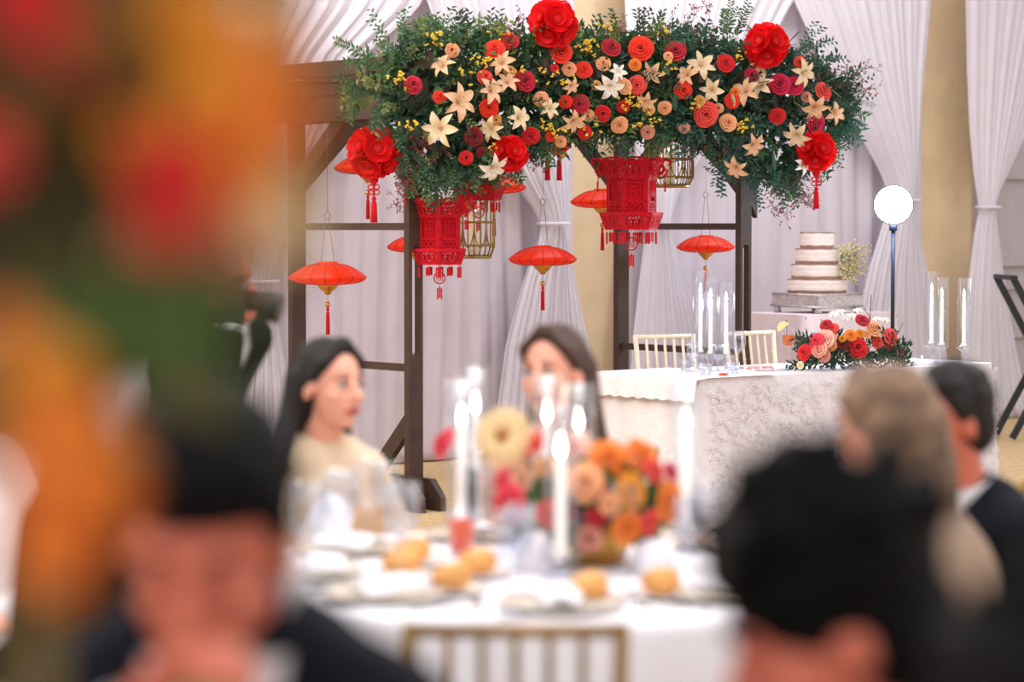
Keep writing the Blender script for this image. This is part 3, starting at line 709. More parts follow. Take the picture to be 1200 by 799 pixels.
# large single leaves
big = MB(); 
def bigf(i, j):
    a = (i - .5) * 2; w = .17 * math.sin(PI * (.04 + .92 * j)) ** .8; return V((a * w, .04 * a * a - .1 * j * j, j))
big.grid(bigf, 4, 6); BIG = big.mesh('leaf', M_leafd)
def bigleaf(parent, px, py, ang, ln, m=None, n=None):
    p = PN(px, py, n0 - .36 if n is None else n); s = scale_at(p)
    d = V((math.cos(ang), -.2, math.sin(ang)))
    o = put('leaf', BIG, parent); o.matrix_basis = Matrix.Translation(p) @ (d.to_track_quat('Z', 'Y').to_matrix().to_4x4()) @ Matrix.Scale(ln / s, 4)
    if m: omat(o, m)
M_bud = mat('pale_bud', (190, 196, 140), .5, var=.1)
for a in ((604, 62, 3.3, 16, M_bud), (618, 67, 2.9, 16, M_leafd), (968, 97, .5, 24, M_leafd), (972, 104, -.6, 18, M_bud), (935, 178, .15, 28, M_leafb), (958, 186, -.45, 20, M_bud), (905, 78, .6, 15, M_bud), (915, 82, 2.4, 14, M_leafd),
          (880, 100, .3, 22, M_leafd), (545, 140, -1.2, 20, M_leafd), (556, 120, 1.2, 20, M_leafd), (530, 160, .2, 20, M_leafb), (546, 165, .1, 18, M_leafm), (640, 70, .9, 20, M_leafd), (650, 105, -.9, 22, M_leafd), (716, 120, 1.9, 20, M_leafd), (790, 110, -1.5, 20, M_leafd),
          (540, 30, 1.2, 12, M_leafd), (548, 28, .4, 12, M_leafd), (538, 34, 2.4, 12, M_leafd), (700, 40, 1.1, 16, M_leafd), (706, 46, .5, 18, M_leafb), (690, 45, 2.0, 14, M_leafd), (925, 50, .9, 18, M_leafd), (812, 60, 1.2, 18, M_leafd), (840, 95, 2.6, 18, M_leafd),
          (930, 120, -.5, 18, M_bud), (860, 125, 1.7, 16, M_bud), (575, 150, -.4, 22, M_leafb), (620, 120, .2, 20, M_leafd), (500, 130, 3.6, 18, M_leafd), (880, 185, -.8, 18, M_leafb), (905, 180, -1.4, 20, M_leafb), (770, 140, -.8, 20, M_leafd), (820, 150, -1.2, 20, M_leafd), (596, 62, 1, 16, M_leafd), (470, 80, 2.8, 20, M_leafm), (665, 140, -1.9, 20, M_leafd), (480, 150, -2, 18, M_leafd)):
    bigleaf(gar, *a)
RS = [(484, 100, 11.5, 'crimson'), (515, 114, 9, 'orange_red'), (580, 58, 9.5, 'orange_red'), (597, 48, 9.5, 'red'), (568, 91, 10, 'coral'), (573, 126, 9, 'orange_red'), (615, 95, 10, 'crimson'), (657, 61, 11, 'orange_red'), (684, 82, 8, 'orange_red'), (663, 119, 8.5, 'orange_red'), (679, 122, 9, 'crimson'),
      (685, 155, 9, 'red'), (555, 160, 9, 'dark_red'), (622, 159, 9, 'red'), (546, 185, 9, 'red'), (650, 80, 4.5, 'red'), (564, 178, 7, 'dark_red'), (530, 59, 9, 'peach'), (597, 84, 8, 'tan'), (667, 81, 9, 'peach'), (634, 116, 9.5, 'peach'), (689, 135, 8, 'peach'), (581, 140, 7, 'tan'),
      (716, 56, 10, 'crimson'), (751, 57, 12.5, 'orange_red'), (792, 60, 10.5, 'crimson'), (850, 74, 8.5, 'red'), (881, 88, 9, 'magenta'), (800, 105, 11.5, 'orange_red'), (827, 134, 11.5, 'coral'), (858, 118, 8, 'orange_red'), (911, 136, 7.5, 'red'), (914, 99, 10, 'magenta'), (930, 101, 10, 'magenta'), (964, 107, 8.5, 'coral'), (706, 133, 10.5, 'red'), (730, 125, 8, 'red'),
      (746, 100, 9, 'coral'), (956, 144, 10, 'magenta'), (937, 73, 6, 'coral'), (707, 75, 7.5, 'peach'), (744, 76, 6.5, 'orange'), (731, 101, 7.5, 'peach'), (779, 126, 7, 'peach'), (726, 146, 8, 'peach'), (759, 155, 7, 'dusty'), (853, 144, 9, 'peach'), (802, 150, 7, 'dusty'), (945, 114, 7, 'dusty'), (783, 66, 6, 'peach'), (842, 127, 6.5, 'peach'), (861, 108, 6.5, 'orange'), (657, 166, 6, 'peach'), (645, 160, 5, 'orange_red'), (820, 118, 5, 'tan'), (699, 100, 5, 'tan'), (760, 128, 6, 'tan')]
for px, py, r, k in RS:
    p = PN(px, py, n0 - .34); s = scale_at(p); o = outward(px, py)
    rose(gar, p, V((o.x * .6, -1, o.z * .3)) + V((rn.uniform(-.3, .3), 0, rn.uniform(-.2, .3))), r / s * 1.05, k)
LS = [(521, 80, 14, 'p'), (534, 121, 19, 'p'), (518, 151, 18, 'c'), (589, 75, 13, 'p'), (594, 99, 12, 'p'), (573, 108, 14, 'p'), (578, 150, 14, 'c'), (605, 139, 14, 'c'), (670, 139, 14, 'p'), (574, 192, 17, 'w'), (644, 128, 10, 'c'), (668, 100, 9, 'p'), (713, 98, 15, 'w'), (724, 85, 9, 'w'), (767, 83, 12, 'p'), (807, 89, 12, 'p'), (821, 77, 14, 'c'), (835, 105, 13, 'c'),
      (875, 109, 14, 'p'), (894, 102, 14, 'c'), (891, 74, 10, 'p'), (938, 85, 14, 'c'), (954, 124, 14, 'p'), (976, 133, 11, 'p'), (935, 156, 14, 'c'), (880, 168, 13, 'p'), (864, 194, 13, 'p'), (937, 194, 11, 'w'), (756, 117, 11, 'p')]
for px, py, r, k in LS:
    p = PN(px, py, n0 - .37); s = scale_at(p); o = outward(px, py)
    lily(gar, p, V((o.x * .5, -1, o.z * .4)) + V((rn.uniform(-.8, .8), 0, rn.uniform(-.7, .5))), r / s * 1.3, {'p': M_lilyp, 'c': M_lily, 'w': M_lilyw}[k])
ym = MB(); tw = MB(); bm_ = MB()
for px, py in ((506, 46), (514, 42), (588, 36), (467, 92), (472, 88), (563, 76), (570, 72), (637, 89), (480, 143), (583, 175), (607, 82), (655, 153), (640, 143), (683, 56), (689, 50), (689, 55), (712, 29), (776, 32), (781, 79), (868, 64), (866, 143), (750, 117), (742, 112), (816, 122), (765, 141), (747, 143), (953, 172), (698, 153), (650, 150), (545, 85), (660, 95), (738, 122), (874, 150)):
    for j in range(7):
        p = PN(px + rn.gauss(0, 6), py + rn.gauss(0, 4.5), n0 - rn.uniform(.33, .4))
        for q in range(3):
            d = V((rn.uniform(-1, 1), rn.uniform(-1, 0), rn.uniform(-1, 1))).normalized(); ym.ell(p + d * .008, (.009, .005, .007), frame_to(d), 1)
        sprig(tw, p, V((rn.uniform(-.5, .5), .4, -.6)), .05, 0, 0, 0, rn=rn)
tag(ym.build('yellow_blossoms', M_yellow, gar), kind='stuff')
def twig(px, py, pts, nb, rr=.0016):
    base = PN(px, py, n0 - .25); s = scale_at(base); P_ = [base] + [base + V((dx / s, -.02 * i, -dy / s)) for i, (dx, dy) in enumerate(pts)]
    tw.tube(P_, rr, 3, cap=False)
    for k in range(nb):
        i = rn.randrange(len(P_) - 1); a = P_[i].lerp(P_[i + 1], rn.random() * .7 + .3 * (i > 0)); e = a + V((rn.uniform(-.05, .05), rn.uniform(-.03, .03), rn.uniform(-.045, .045)))
        tw.tube([a, e], .0009, 3, cap=False); bm_.ell(e, rn.uniform(.004, .0075), sub=1)
        for j in range(2): e2 = e + V((rn.uniform(-.018, .018), 0, rn.uniform(-.018, .018))); tw.tube([a.lerp(e, .6), e2], .0008, 3, cap=False); bm_.ell(e2, rn.uniform(.0035, .006), sub=1)
twig(950, 100, [(20, -12), (45, -18), (75, -20)], 26); twig(975, 95, [(20, 2), (40, 10), (52, 10)], 26); twig(985, 100, [(8, 18), (14, 32)], 16); twig(830, 40, [(-10, -15), (-20, -30)], 14); twig(815, 45, [(-5, -18), (5, -38)], 16); twig(840, 40, [(-8, -18), (-14, -40)], 14)
twig(775, 45, [(6, -18), (16, -30)], 10); twig(905, 205, [(3, 25), (-2, 45)], 26); twig(925, 205, [(10, 20), (24, 38)], 30); twig(915, 215, [(8, 18), (6, 44)], 26); twig(940, 205, [(6, 18), (10, 30)], 20); twig(500, 160, [(-14, 30), (-30, 55)], 26); twig(510, 175, [(-15, 25), (-30, 50)], 26); twig(490, 150, [(-8, 40), (-20, 66)], 30); twig(520, 170, [(-10, 10), (-25, 22)], 20)
twig(625, 165, [(4, 16), (8, 30)], 16); twig(612, 160, [(-4, 16), (-2, 34)], 12); twig(640, 40, [(-40, 6), (-35, -18)], 8); twig(700, 40, [(18, -4), (34, -10)], 8); twig(850, 165, [(-8, 25), (-18, 40)], 14); twig(870, 60, [(-6, -20), (14, -30)], 6); twig(600, 40, [(6, -10), (12, -24)], 12); twig(820, 165, [(-10, 10), (-26, 18)], 14); twig(480, 210, [(-12, 14), (-16, 34)], 24)
tag(tw.build('twigs', M_twig, gar), kind='stuff'); tag(bm_.build('berries', M_berry, gar), kind='stuff')

# ------------------------------------------------------------------ chairs
def chiavari(m_, name='chiavari_chair'):
    t = thing(name, 'chair', 'chair')
    W_, D_ = .36, .38
    MB().box((0, 0, .44), (.40, .40, .035)).build('seat', m_, t, smooth=False, local=True)
    MB().lathe([(.01, .458), (.185, .458), (.195, .475), (.18, .495), (.01, .50)], 4, R=Matrix.Rotation(PI / 4, 3, 'Z')).build('cushion', M_cushion, t, smooth=False, local=True)
    for s in (-1, 1):
        MB().tube([(s * W_ / 2, -D_ / 2, 0), (s * W_ / 2, -D_ / 2, .43)], [.012, .016], 8).build('leg', m_, t, local=True)
        m = MB(); m.tube([(s * W_ / 2, D_ / 2 + .02, 0), (s * W_ / 2, D_ / 2, .45), (s * (W_ / 2 + .005), D_ / 2 + .025, .70), (s * (W_ / 2 + .01), D_ / 2 + .06, .925)], [.012, .017, .015, .014], 8)
        for z in (.56, .64, .72, .80): m.ell((s * (W_ / 2 + .006), D_ / 2 + .02 + .04 * (z - .6) / .3, z), (.02, .02, .008), sub=1)
        m.build('leg', m_, t, local=True)
    def row(z): return D_ / 2 + (.0 if z < .46 else .025 * (z - .45) / .25 if z < .7 else .025 + .035 * (z - .7) / .225)
    for z, r in ((.912, .014), (.55, .011)):
        MB().tube([(-W_ / 2, row(z), z), (W_ / 2, row(z), z)], r, 8).build('back_rail', m_, t, local=True)
    for k in range(5):
        x = -W_ / 2 + W_ * (k + 1) / 6
        m = MB(); m.tube([(x, row(z), z) for z in (.55, .7, .86, .912)], .0085, 6)
        for z in (.60, .68, .76): m.ell((x, row(z), z), (.013, .013, .007), sub=1)
        m.build('spindle', m_, t, local=True)
    for z in (.18, .26):
        for s in (-1, 1): MB().tube([(s * W_ / 2, -D_ / 2, z), (s * W_ / 2, D_ / 2 + .01, z)], .009, 6).build('stretcher', m_, t, local=True)
        for y in (-1, 1): MB().tube([(-W_ / 2, y * D_ / 2, z - .04), (W_ / 2, y * D_ / 2, z - .04)], .009, 6).build('stretcher', m_, t, local=True)
    return t
CH = chiavari(M_chair); CHU = [False]
CG = chiavari(M_chairg, 'chiavari_chair'); CGU = [False]
def by_back(px, ytop, z=.925):  # chair standing point from the column and row of its top rail
    return PZ(px, ytop, z)
p = by_back(768, 392); place(CH, CHU, (p.x + N.x * -.25, p.y - N.y * .25, 0), ANG - .25, 'ivory chiavari chair behind lace table, left of the candle cylinders')
p = by_back(876, 388); place(CH, CHU, (p.x + N.x * -.25, p.y - N.y * .25, 0), ANG - .05, 'ivory chiavari chair behind lace table, between candles and orange drink')

# ------------------------------------------------------------------ sweetheart table
TC = PZ(818, 448, .76); TC.z = 0; TLN, TDP = 2.36, .76
def S(a, b_, z=.76): return TC + L * a + N * b_ + Z * z
def T(px, b_, z=.772):
    o = S(0, b_); k = (px - 600) / FPX; a = (k * o.y - o.x) / (L.x - k * L.y); return S(a, b_, z)
tb = thing('sweetheart_table', 'rectangular banquet table hidden under the lace cloth', 'table', S(TLN / 2, TDP / 2, 0))
MB().box(S(TLN / 2, TDP / 2, .745), (TLN - .02, TDP - .02, .03), RL).build('tabletop', M_wood, tb, smooth=False)
for a in (.08, TLN - .08):
    for b_ in (.08, TDP - .08): MB().tube([S(a, b_, 0), S(a, b_, .73)], .018, 8).build('leg', M_black, tb)
def tablecloth(O, A, B, la, lb, z, drop, m_, name, label, folds=.018, flare=.05, nper=260, lace=None, lift=0):
    """draped cloth: flat top plus a skirt running round the edge"""
    per_ = []; n = 4; r = .05; seg = []
    cor = [(r, r, PI, 1.5 * PI), (la - r, r, 1.5 * PI, 2 * PI), (la - r, lb - r, 0, .5 * PI), (r, lb - r, .5 * PI, PI)]
    pts = []
    for k, (cx, cy, a0, a1) in enumerate(cor):
        for i in range(7):
            g = a0 + (a1 - a0) * i / 6; pts.append((cx + r * math.cos(g), cy + r * math.sin(g), math.cos(g), math.sin(g)))
        nx = cor[(k + 1) % 4]; e0 = pts[-1]; g = nx[2]; e1 = (nx[0] + r * math.cos(g), nx[1] + r * math.sin(g)); ns = 60 if k % 2 == 0 else 26
        for i in range(1, ns): f = i / ns; pts.append((e0[0] + (e1[0] - e0[0]) * f, e0[1] + (e1[1] - e0[1]) * f, e0[2], e0[3]))
    P3 = lambda x, y, zz: V(O) + A * x + B * y + Z * zz
    mb = MB(); np_ = len(pts); rows = 12
    vs = [P3(la / 2, lb / 2, z + .012)] + [P3(x, y, z + .012) for x, y, _, _ in pts]
    mb.add(vs, [(0, 1 + i, 1 + (i + 1) % np_) for i in range(np_)])
    def f(i, j):
        k = int(round(i * np_)) % np_; x, y, nx, ny = pts[k]; s = k * .35
        off = .012 * min(1, j * 8) + j * flare + folds * j * (math.sin(s * 1.0) + .6 * math.sin(s * 2.3 + 1))
        return P3(x + nx * off, y + ny * off, z + .012 - drop * j - (.008 * min(1, j * 8)))
    mb.grid(f, np_, rows, wrap=True)
    o = mb.build(name, m_); tag(o, label, 'tablecloth'); return o
stc = tablecloth(S(0, 0, 0), L, N, TLN, TDP, .762, .745, M_lace, 'tablecloth', 'white lace tablecloth on the long head table', lace=True)
# scalloped overlay runner over the left end
mb = MB()
def ov(i, j):
    b_ = -.03 + (TDP + .06) * i
    if j < .55: return S(.55 * (1 - j / .55) - .03 * (j > .5), b_, .780)
    jj = (j - .55) / .45; zz = .779 - jj * (.11 + .008 * abs(math.sin(i * PI * 9)))
    return S(-.038 - .02 * jj - .006 * math.sin(i * 30), b_, zz)
mb.grid(ov, 72, 14); ovo = mb.build('overlay', M_lace, stc)
# raised lace rosettes on the front of the cloth
rm = MB(); rr_ = random.Random(5)
for k in range(1700):
    a = rr_.uniform(.03, TLN - .03); z = rr_.uniform(.05, .74); f = (.762 - z) / .745
    s_ = rr_.uniform(.006, .014)
    c_ = S(a, -(.014 + f * .05 + .012), z)
    for q in range(4):
        g = q * PI / 2 + a * 9; rm.ell(c_ + (L * math.cos(g) + Z * math.sin(g)) * s_ * .7 - N * .002, (s_ * .7, .0025, s_ * .4), RL @ Matrix.Rotation(-g, 3, 'Y'), 1)
tag(rm.build('lace_rosettes', M_lace, stc), kind='stuff')

def lathe_thing(name, label, cat, p, parts, group=None, rz=0):
    t = thing(name, label, cat, p, rz, group)
    for nm, prof, mt, seg in parts:
        m = MB(); m.lathe(prof, seg, p, cap=False); m.build(nm, mt, t)
    return t
def hurricane(p, h, r, vl, cl, ch, group, stem=.09, cr=.011):
    """footed glass cylinder and the lit taper inside it"""
    t = thing('hurricane_vase', vl, 'candle holder', p, 0, group)
    m = MB(); m.lathe([(.0, 0), (r * .95, 0), (r * .95, .012), (.014, .02), (.012, stem * .4), (.022, stem * .55), (.012, stem * .7), (r * .8, stem * .92), (r * 1.1, stem), (r * 1.1, stem + .008), (.0, stem + .008)], 20, p, cap=False); m.build('crystal_foot', M_crystal, t)
    m = MB(); m.lathe([(r, stem + .008), (r, stem + h), (r * .95, stem + h), (r * .95, stem + .012)], 28, p, cap=False); m.build('glass_cylinder', M_glass, t)
    c = thing('taper_candle', cl, 'candle', p + Z * (stem + .010), 0, group and group.replace('cylinders', 'tapers'))
    q = p + Z * (stem + .010)
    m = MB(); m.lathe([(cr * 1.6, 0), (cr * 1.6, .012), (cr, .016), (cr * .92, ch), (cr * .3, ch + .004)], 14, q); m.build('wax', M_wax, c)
    m = MB(); m.tube([q + Z * ch, q + Z * (ch + .012)], .0012, 4); m.build('wick', M_black, c)
    m = MB(); m.lathe([(.0005, 0), (.006, .008), (.0075, .018), (.005, .032), (.0005, .052)], 12, q + Z * (ch + .006)); m.build('flame', M_flame, c)
    return t
def spot_light(name, p, aim, power, col, r=.03):
    d = bpy.data.lights.new(name, 'SPOT'); d.energy = power; d.spot_size = math.radians(150); d.spot_blend = .6; d.color = col; d.shadow_soft_size = r; o = bpy.data.objects.new(name, d); COL.objects.link(o); o.location = p; o.rotation_euler = V(aim).to_track_quat('-Z', 'Y').to_euler(); return o
for px, b_, yt, who in ((821, .56, 317, 'tallest and leftmost of the three beside chairs'), (833, .40, 325, 'middle of the three beside chairs'), (851, .34, 331, 'shortest of the three, nearest the wine glass')):
    p = T(px, b_); s = scale_at(p); h = PY(px, yt, p.y).z - p.z - .09
    hurricane(p, h, .043, 'footed glass candle cylinder on head table, ' + who, 'lit white taper candle in glass cylinder, ' + who, h * .70, None)
for px, b_, yt, who in ((1092, .46, 318, 'leftmost of the three at the right end'), (1104, .30, 325, 'middle of the three at the right end'), (1130, .14, 326, 'rightmost, beside the knotted curtain')):
    p = T(px, b_); h = PY(px, yt, p.y).z - p.z - .085
    hurricane(p, h, .040, 'footed glass candle cylinder on head table, ' + who, 'lit white taper candle in glass cylinder, ' + who, h * .68, None, .085)
GOB = [(.0, 0), (.032, 0), (.032, .004), (.006, .01), (.004, .09), (.012, .10), (.032, .12), (.040, .16), (.036, .215), (.0345, .215), (.038, .16), (.030, .123), (.0, .105)]
def goblet(p, label, k=1, tint=M_crystal, group=None): return lathe_thing('goblet', label, 'glass', p, [('bowl', [(r * k, z * k) for r, z in GOB], tint, 24)], group)
goblet(T(866, .42), 'cut crystal wine goblet right of the head table candles', 1.0)
goblet(T(812, .30), 'short crystal goblet at foot of the leftmost head table candle', .8)
goblet(T(842, .20), 'short crystal goblet in front of the head table candles', .75)
for px, b_, w in ((806, .45, 'left of the head table candles'), (826, .16, 'in front of the tallest head table candle'), (858, .14, 'in front of shortest head table candle')):
    p = T(px, b_); lathe_thing('crystal_votive', 'faceted crystal votive ' + w, 'votive', p, [('cup', [(.0, 0), (.03, 0), (.036, .03), (.042, .07), (.039, .07), (.03, .012), (0, .01)], M_crystal, 8)])
p = T(945, .60); lathe_thing('beaded_votive', 'sparkling silver beaded votive behind the head table bouquet', 'votive', p, [('cup', [(.0, 0), (.045, 0)] + [(.045 + .004 * (i % 2), .008 * i) for i in range(1, 18)] + [(.04, .136), (.04, .01), (0, .01)], M_crystal, 24)])
p = T(848, .10); lathe_thing('orange_petal_dish', 'small orange flower head lying by the head table candles', 'flower', p, [('petals', [(.0, .0), (.02, .002), (.026, .014), (.012, .02), (0, .018)], ROSE['orange_red'], 12)])
# orange cocktail
p = T(925, .52); t = thing('cocktail', 'orange cocktail with fruit slice and straw in stemmed glass on head table', 'drink', p)
k = 1.02
m = MB(); m.lathe([(r * k, z * k) for r, z in GOB], 24, p, cap=False); m.build('glass', M_glass, t)
m = MB(); m.lathe([(.0, .108), (.029, .124), (.0365, .158), (.036, .175), (0, .176)], 24, p, cap=False); m.build('liquid', M_drink, t)
m = MB(); m.tube([p + V((-.01, 0, .12)), p + V((-.016, 0, .26))], .003, 6); m.build('straw', M_berry, t)
m = MB(); m.prism([(.036 * math.cos(a), .036 * math.sin(a)) for a in [PI * i / 10 for i in range(11)]], p + V((-.03, -.004, .215)), V((.8, 0, .6)), V((-.6, 0, .8)), V((0, .008, 0))); m.build('fruit_slice', M_butter, t, smooth=False)
for k in range(5):
    m = MB(); m.box(p + V((random.uniform(-.018, .018), random.uniform(-.018, .018), random.uniform(.13, .165))), (.016, .016, .016), Matrix.Rotation(random.random(), 3, 'Z')); m.build('ice_cube', M_crystal, t, smooth=False)
# head table bouquet
bq = thing('flower_bouquet', 'low bouquet of coral roses and white buds lying on the lace head table', 'bouquet', T(997, .2))
fb = MB()
for k in range(150):
    px = random.uniform(942, 1052); py = random.uniform(400, 432); p = PN(px, py, T(997, .12).dot(N) + random.uniform(-.04, .12)); p.z = max(p.z, .80)
    sprig(fb, p, V(((px - 997) / 50, -.5, random.uniform(-.4, .8))), random.uniform(.06, .11), 7, .042, .014, rn=random)
tag(fb.build('foliage', M_leafd, bq, smooth=False), kind='stuff')
nb = T(997, .06).dot(N)
for px, py, r, kx in ((1004, 408, 14, 'red'), (966, 398, 10, 'pink'), (974, 405, 8, 'peach'), (960, 409, 9, 'pink'), (966, 417, 9, 'pink'), (974, 396, 8, 'pink'), (1027, 401, 9, 'coral'), (1024, 386, 9, 'peach'), (943, 413, 8, 'red'), (957, 400, 8, 'hotpink'), (1043, 395, 9, 'coral'), (1010, 376, 7, 'crimson'), (968, 381, 6, 'crimson'), (976, 385, 6, 'coral'), (987, 397, 5, 'amber'), (997, 393, 6, 'orange'), (1008, 391, 5, 'amber'), (1055, 412, 6, 'red'), (1016, 392, 6, 'peach'), (988, 403, 6, 'dark_red'), (938, 428, 4, 'cream'), (988, 437, 3, 'amber'), (1040, 405, 6, 'crimson')):
    p = PN(px, py, nb + random.uniform(-.02, .03)); rose(bq, p, V(((px - 997) / 60, -1, .35 + (405 - py) / 60)), r / scale_at(p), kx)
for px, py, r in ((977, 371, 8), (985, 368, 8), (998, 373, 8), (1005, 366, 7), (1028, 376, 7), (1037, 377, 7), (990, 375, 6)):
    p = PN(px, py, nb + .06); lily(bq, p, V((random.uniform(-.3, .3), -.5, 1)), r / scale_at(p), M_lilyw)
tg = MB()
for a, b2 in (((1014, 405), (1021, 345)), ((975, 400), (962, 374)), ((1045, 400), (1058, 378)), ((1020, 380), (1012, 360))): tg.tube([PN(*a, nb + .05), PN((a[0] + b2[0]) / 2 + 2, (a[1] + b2[1]) / 2, nb + .04), PN(*b2, nb + .04)], .0025, 4)
tg.build('twigs', M_twig, bq)
# string of crystal beads on the cloth
cs = thing('crystal_garland', 'string of clear sparkling beads lying along head table front edge', 'garland', S(1.3, .1, .774))
m = MB(); m.tube([S(.95 + .08 * k, .06 + .03 * math.sin(k * 1.3), .779) for k in range(16)], .0012, 3); m.build('string', M_string, cs)
m = MB()
for k in range(130): m.ell(S(random.uniform(.95, 2.1), random.uniform(.03, .2), .784), random.uniform(.005, .010), sub=1)
tag(m.build('beads', M_crystal, cs, smooth=False), kind='stuff')
fl_ = thing('fairy_lights', 'string of tiny white fairy lights around the head table candles and bouquet', 'lights', S(.5, .3, .774))
fpts = [T(802 + 9 * k, .30 + .16 * math.sin(k * 1.9), .784 + .006 * (k % 2)) for k in range(33)]
m = MB(); m.tube(fpts, .0010, 3); m.build('wire', M_string, fl_)
for q in fpts:
    m = MB(); m.ell(q + Z * .006, .0055, sub=1); m.build('bulb', M_fairy, fl_)
for k, (px, b_) in enumerate(((905, .3), (886, .5))):
    p = T(px, b_, .776); t = thing('place_card', ('pale pink card lying flat left of the orange cocktail', 'folded pink napkin lying behind pink card on head table')[k], ('card', 'napkin')[k], p)
    m = MB(); m.box(p + Z * .004, (.16, .10, .008), RL); m.build('sheet', ROSE['pink'] if k else M_greycloth, t, smooth=False)

# ------------------------------------------------------------------ cake table
CK = PN(957, 371, 11.42); CK.z = 0
zt = PN(957, 366, 11.42).z
def CQ(a, b_, z): return CK + L * a + N * b_ + Z * z
ct = thing('cake_table', 'small square table under the grey cloth carrying the cake', 'table', CK)
MB().box(CQ(.03, 0, zt - .03), (.92, .60, .03), RL).build('tabletop', M_wood, ct, smooth=False)
for a in (-.38, .44):
    for b_ in (-.24, .24): MB().tube([CQ(a, b_, 0), CQ(a, b_, zt - .04)], .02, 8).build('leg', M_black, ct)
tablecloth(CQ(-.44, -.31, 0), L, N, .94, .62, zt - .012, zt - .02, M_greycloth, 'tablecloth', 'pale grey floor length cloth on the cake table', flare=.07)
st = thing('cake_stand', 'square hammered silver cake stand with claw feet on grey cloth', 'cake stand', CQ(0, 0, zt))
z0, z1 = zt + .045, PN(957, 343, 11.42).z
MB().box(CQ(0, 0, (z0 + z1) / 2), (.44, .44, z1 - z0), RL, tx=.97, ty=.97).build('drum', M_silver, st, smooth=False)
m = MB(); m.tube([CQ(a, b_, z0 + .004) for a, b_ in ((-.22, -.22), (.22, -.22), (.22, .22), (-.22, .22))], .010, 6, closed=True); m.build('lower_rim', M_silver, st)
m = MB(); m.tube([CQ(a, b_, z1 - .006) for a, b_ in ((-.215, -.215), (.215, -.215), (.215, .215), (-.215, .215))], .008, 6, closed=True); m.build('upper_rim', M_silver, st)
for a, b_ in ((-.19, -.19), (.19, -.19), (.19, .19), (-.19, .19)):
    m = MB(); m.lathe([(.016, 0), (.03, .008), (.02, .028), (.034, .05)], 12, CQ(a, b_, zt)); m.build('claw_foot', M_silver, st)
ck = thing('wedding_cake', 'four tier semi naked round white cake on silver stand', 'cake', CQ(0, 0, z1))
zc = z1; tops = [326.5, 309, 291, 272]
for k, (R_, yt) in enumerate(zip((.205, .178, .15, .118), tops)):
    zn = PN(957, yt, 11.42).z; h = zn - zc
    m = MB(); m.lathe([(R_ * .3, .002), (R_ * .985, .002), (R_ * .985, h * .24)], 48, CQ(0, 0, zc), cap=False); m.build('sponge_line', M_sponge, ck)
    prof = [(R_ * .975, h * .17), (R_, h * .23), (R_ * 1.004, h * .5), (R_ * .992, h * .56), (R_ * 1.003, h * .62), (R_, h * .94), (R_ * .985, h), (.001, h)]
    m = MB(); m.lathe(prof, 48, CQ(0, 0, zc), cap=False, fn=lambda g, z: 1 + .006 * math.sin(7 * g + z * 60)); m.build('tier', M_icing, ck)
    m = MB(); m.lathe([(R_ * .99, h * .90), (R_ * 1.008, h * .94), (R_ * .99, h * 1.005)], 48, CQ(0, 0, zc), cap=False); m.build('sponge_edge', M_sponge, ck)
    zc = zn
spx = thing('flower_spray', 'pale dried flower spray fixed to the right side of the cake', 'flowers', CQ(.1, -.1, z1))
m = MB(); m2 = MB()
for k in range(70):
    a = PN(random.uniform(984, 996), random.uniform(300, 326), 11.22); e = a + V((random.uniform(-.02, .17), random.uniform(-.03, .03), random.uniform(-.08, .14)))
    m.tube([a, a.lerp(e, .5) + V((0, 0, .01)), e], .0015, 3, cap=False)
    for j in range(4): m2.ell(a.lerp(e, .5 + .16 * j) + V((random.uniform(-.012, .012), 0, random.uniform(-.012, .012))), random.uniform(.005, .010), sub=1)
m.build('stems', M_leafo, spx); tag(m2.build('blossoms', mat('dried_blossom', (214, 204, 150), .8), spx), kind='stuff')

# ------------------------------------------------------------------ lamp on a light stand
LP = PN(1047, 240, 10.5)
ls = thing('stand_lamp', 'glaring white round lamp on a slim dark light stand behind the bouquet', 'lamp', (LP.x, LP.y, 0))
B0 = V((LP.x, LP.y, 0))
for r, za, zb in ((.010, LP.z - .16, LP.z - .05), (.013, .75, LP.z - .14), (.016, .12, .85)): MB().tube([B0 + Z * za, B0 + Z * zb], r, 10).build('pole', M_navy, ls)
for z in (LP.z - .15, .86): MB().lathe([(.014, -.02), (.026, -.018), (.026, .018), (.014, .02)], 12, B0 + Z * z).build('collar', M_navy, ls)
MB().tube([B0 + Z * .86, B0 + Z * .86 + L * .06], .007, 8).build('knob', M_navy, ls)
for k in range(3):
    g = 2 * PI * k / 3 + .3; e = B0 + V((.42 * math.cos(g), .42 * math.sin(g), .012)); MB().tube([B0 + Z * .6, e], .011, 8).build('leg', M_navy, ls)
    MB().tube([B0 + Z * .22, (B0 + Z * .6).lerp(e, .5)], .007, 6).build('brace', M_navy, ls)
d_ = V((-.12, -1, 0)).normalized(); Rm_ = frame_to(d_)
m = MB(); m.lathe([(.02, -.17), (.05, -.16), (.055, -.05), (.12, -.01), (.13, .01), (.125, .015)], 32, LP, R=Rm_); m.build('housing', M_black, ls)
m = MB(); m.lathe([(.124, .006), (.115, .045), (.085, .075), (.045, .092), (.001, .097)], 32, LP, R=Rm_, cap=False); m.build('diffuser_dome', M_led, ls)
spot_light('stand_lamp_light', LP + d_ * .14, d_ - Z * .1, 150, (.80, .86, 1), .12)

_d = bpy.data.lights.new('stand_lamp_spill', 'POINT'); _d.energy = 40; _d.color = (.82, .87, 1); _d.shadow_soft_size = .12; _o = bpy.data.objects.new('stand_lamp_spill', _d); COL.objects.link(_o); _o.location = LP + d_ * .16 + Z * .1
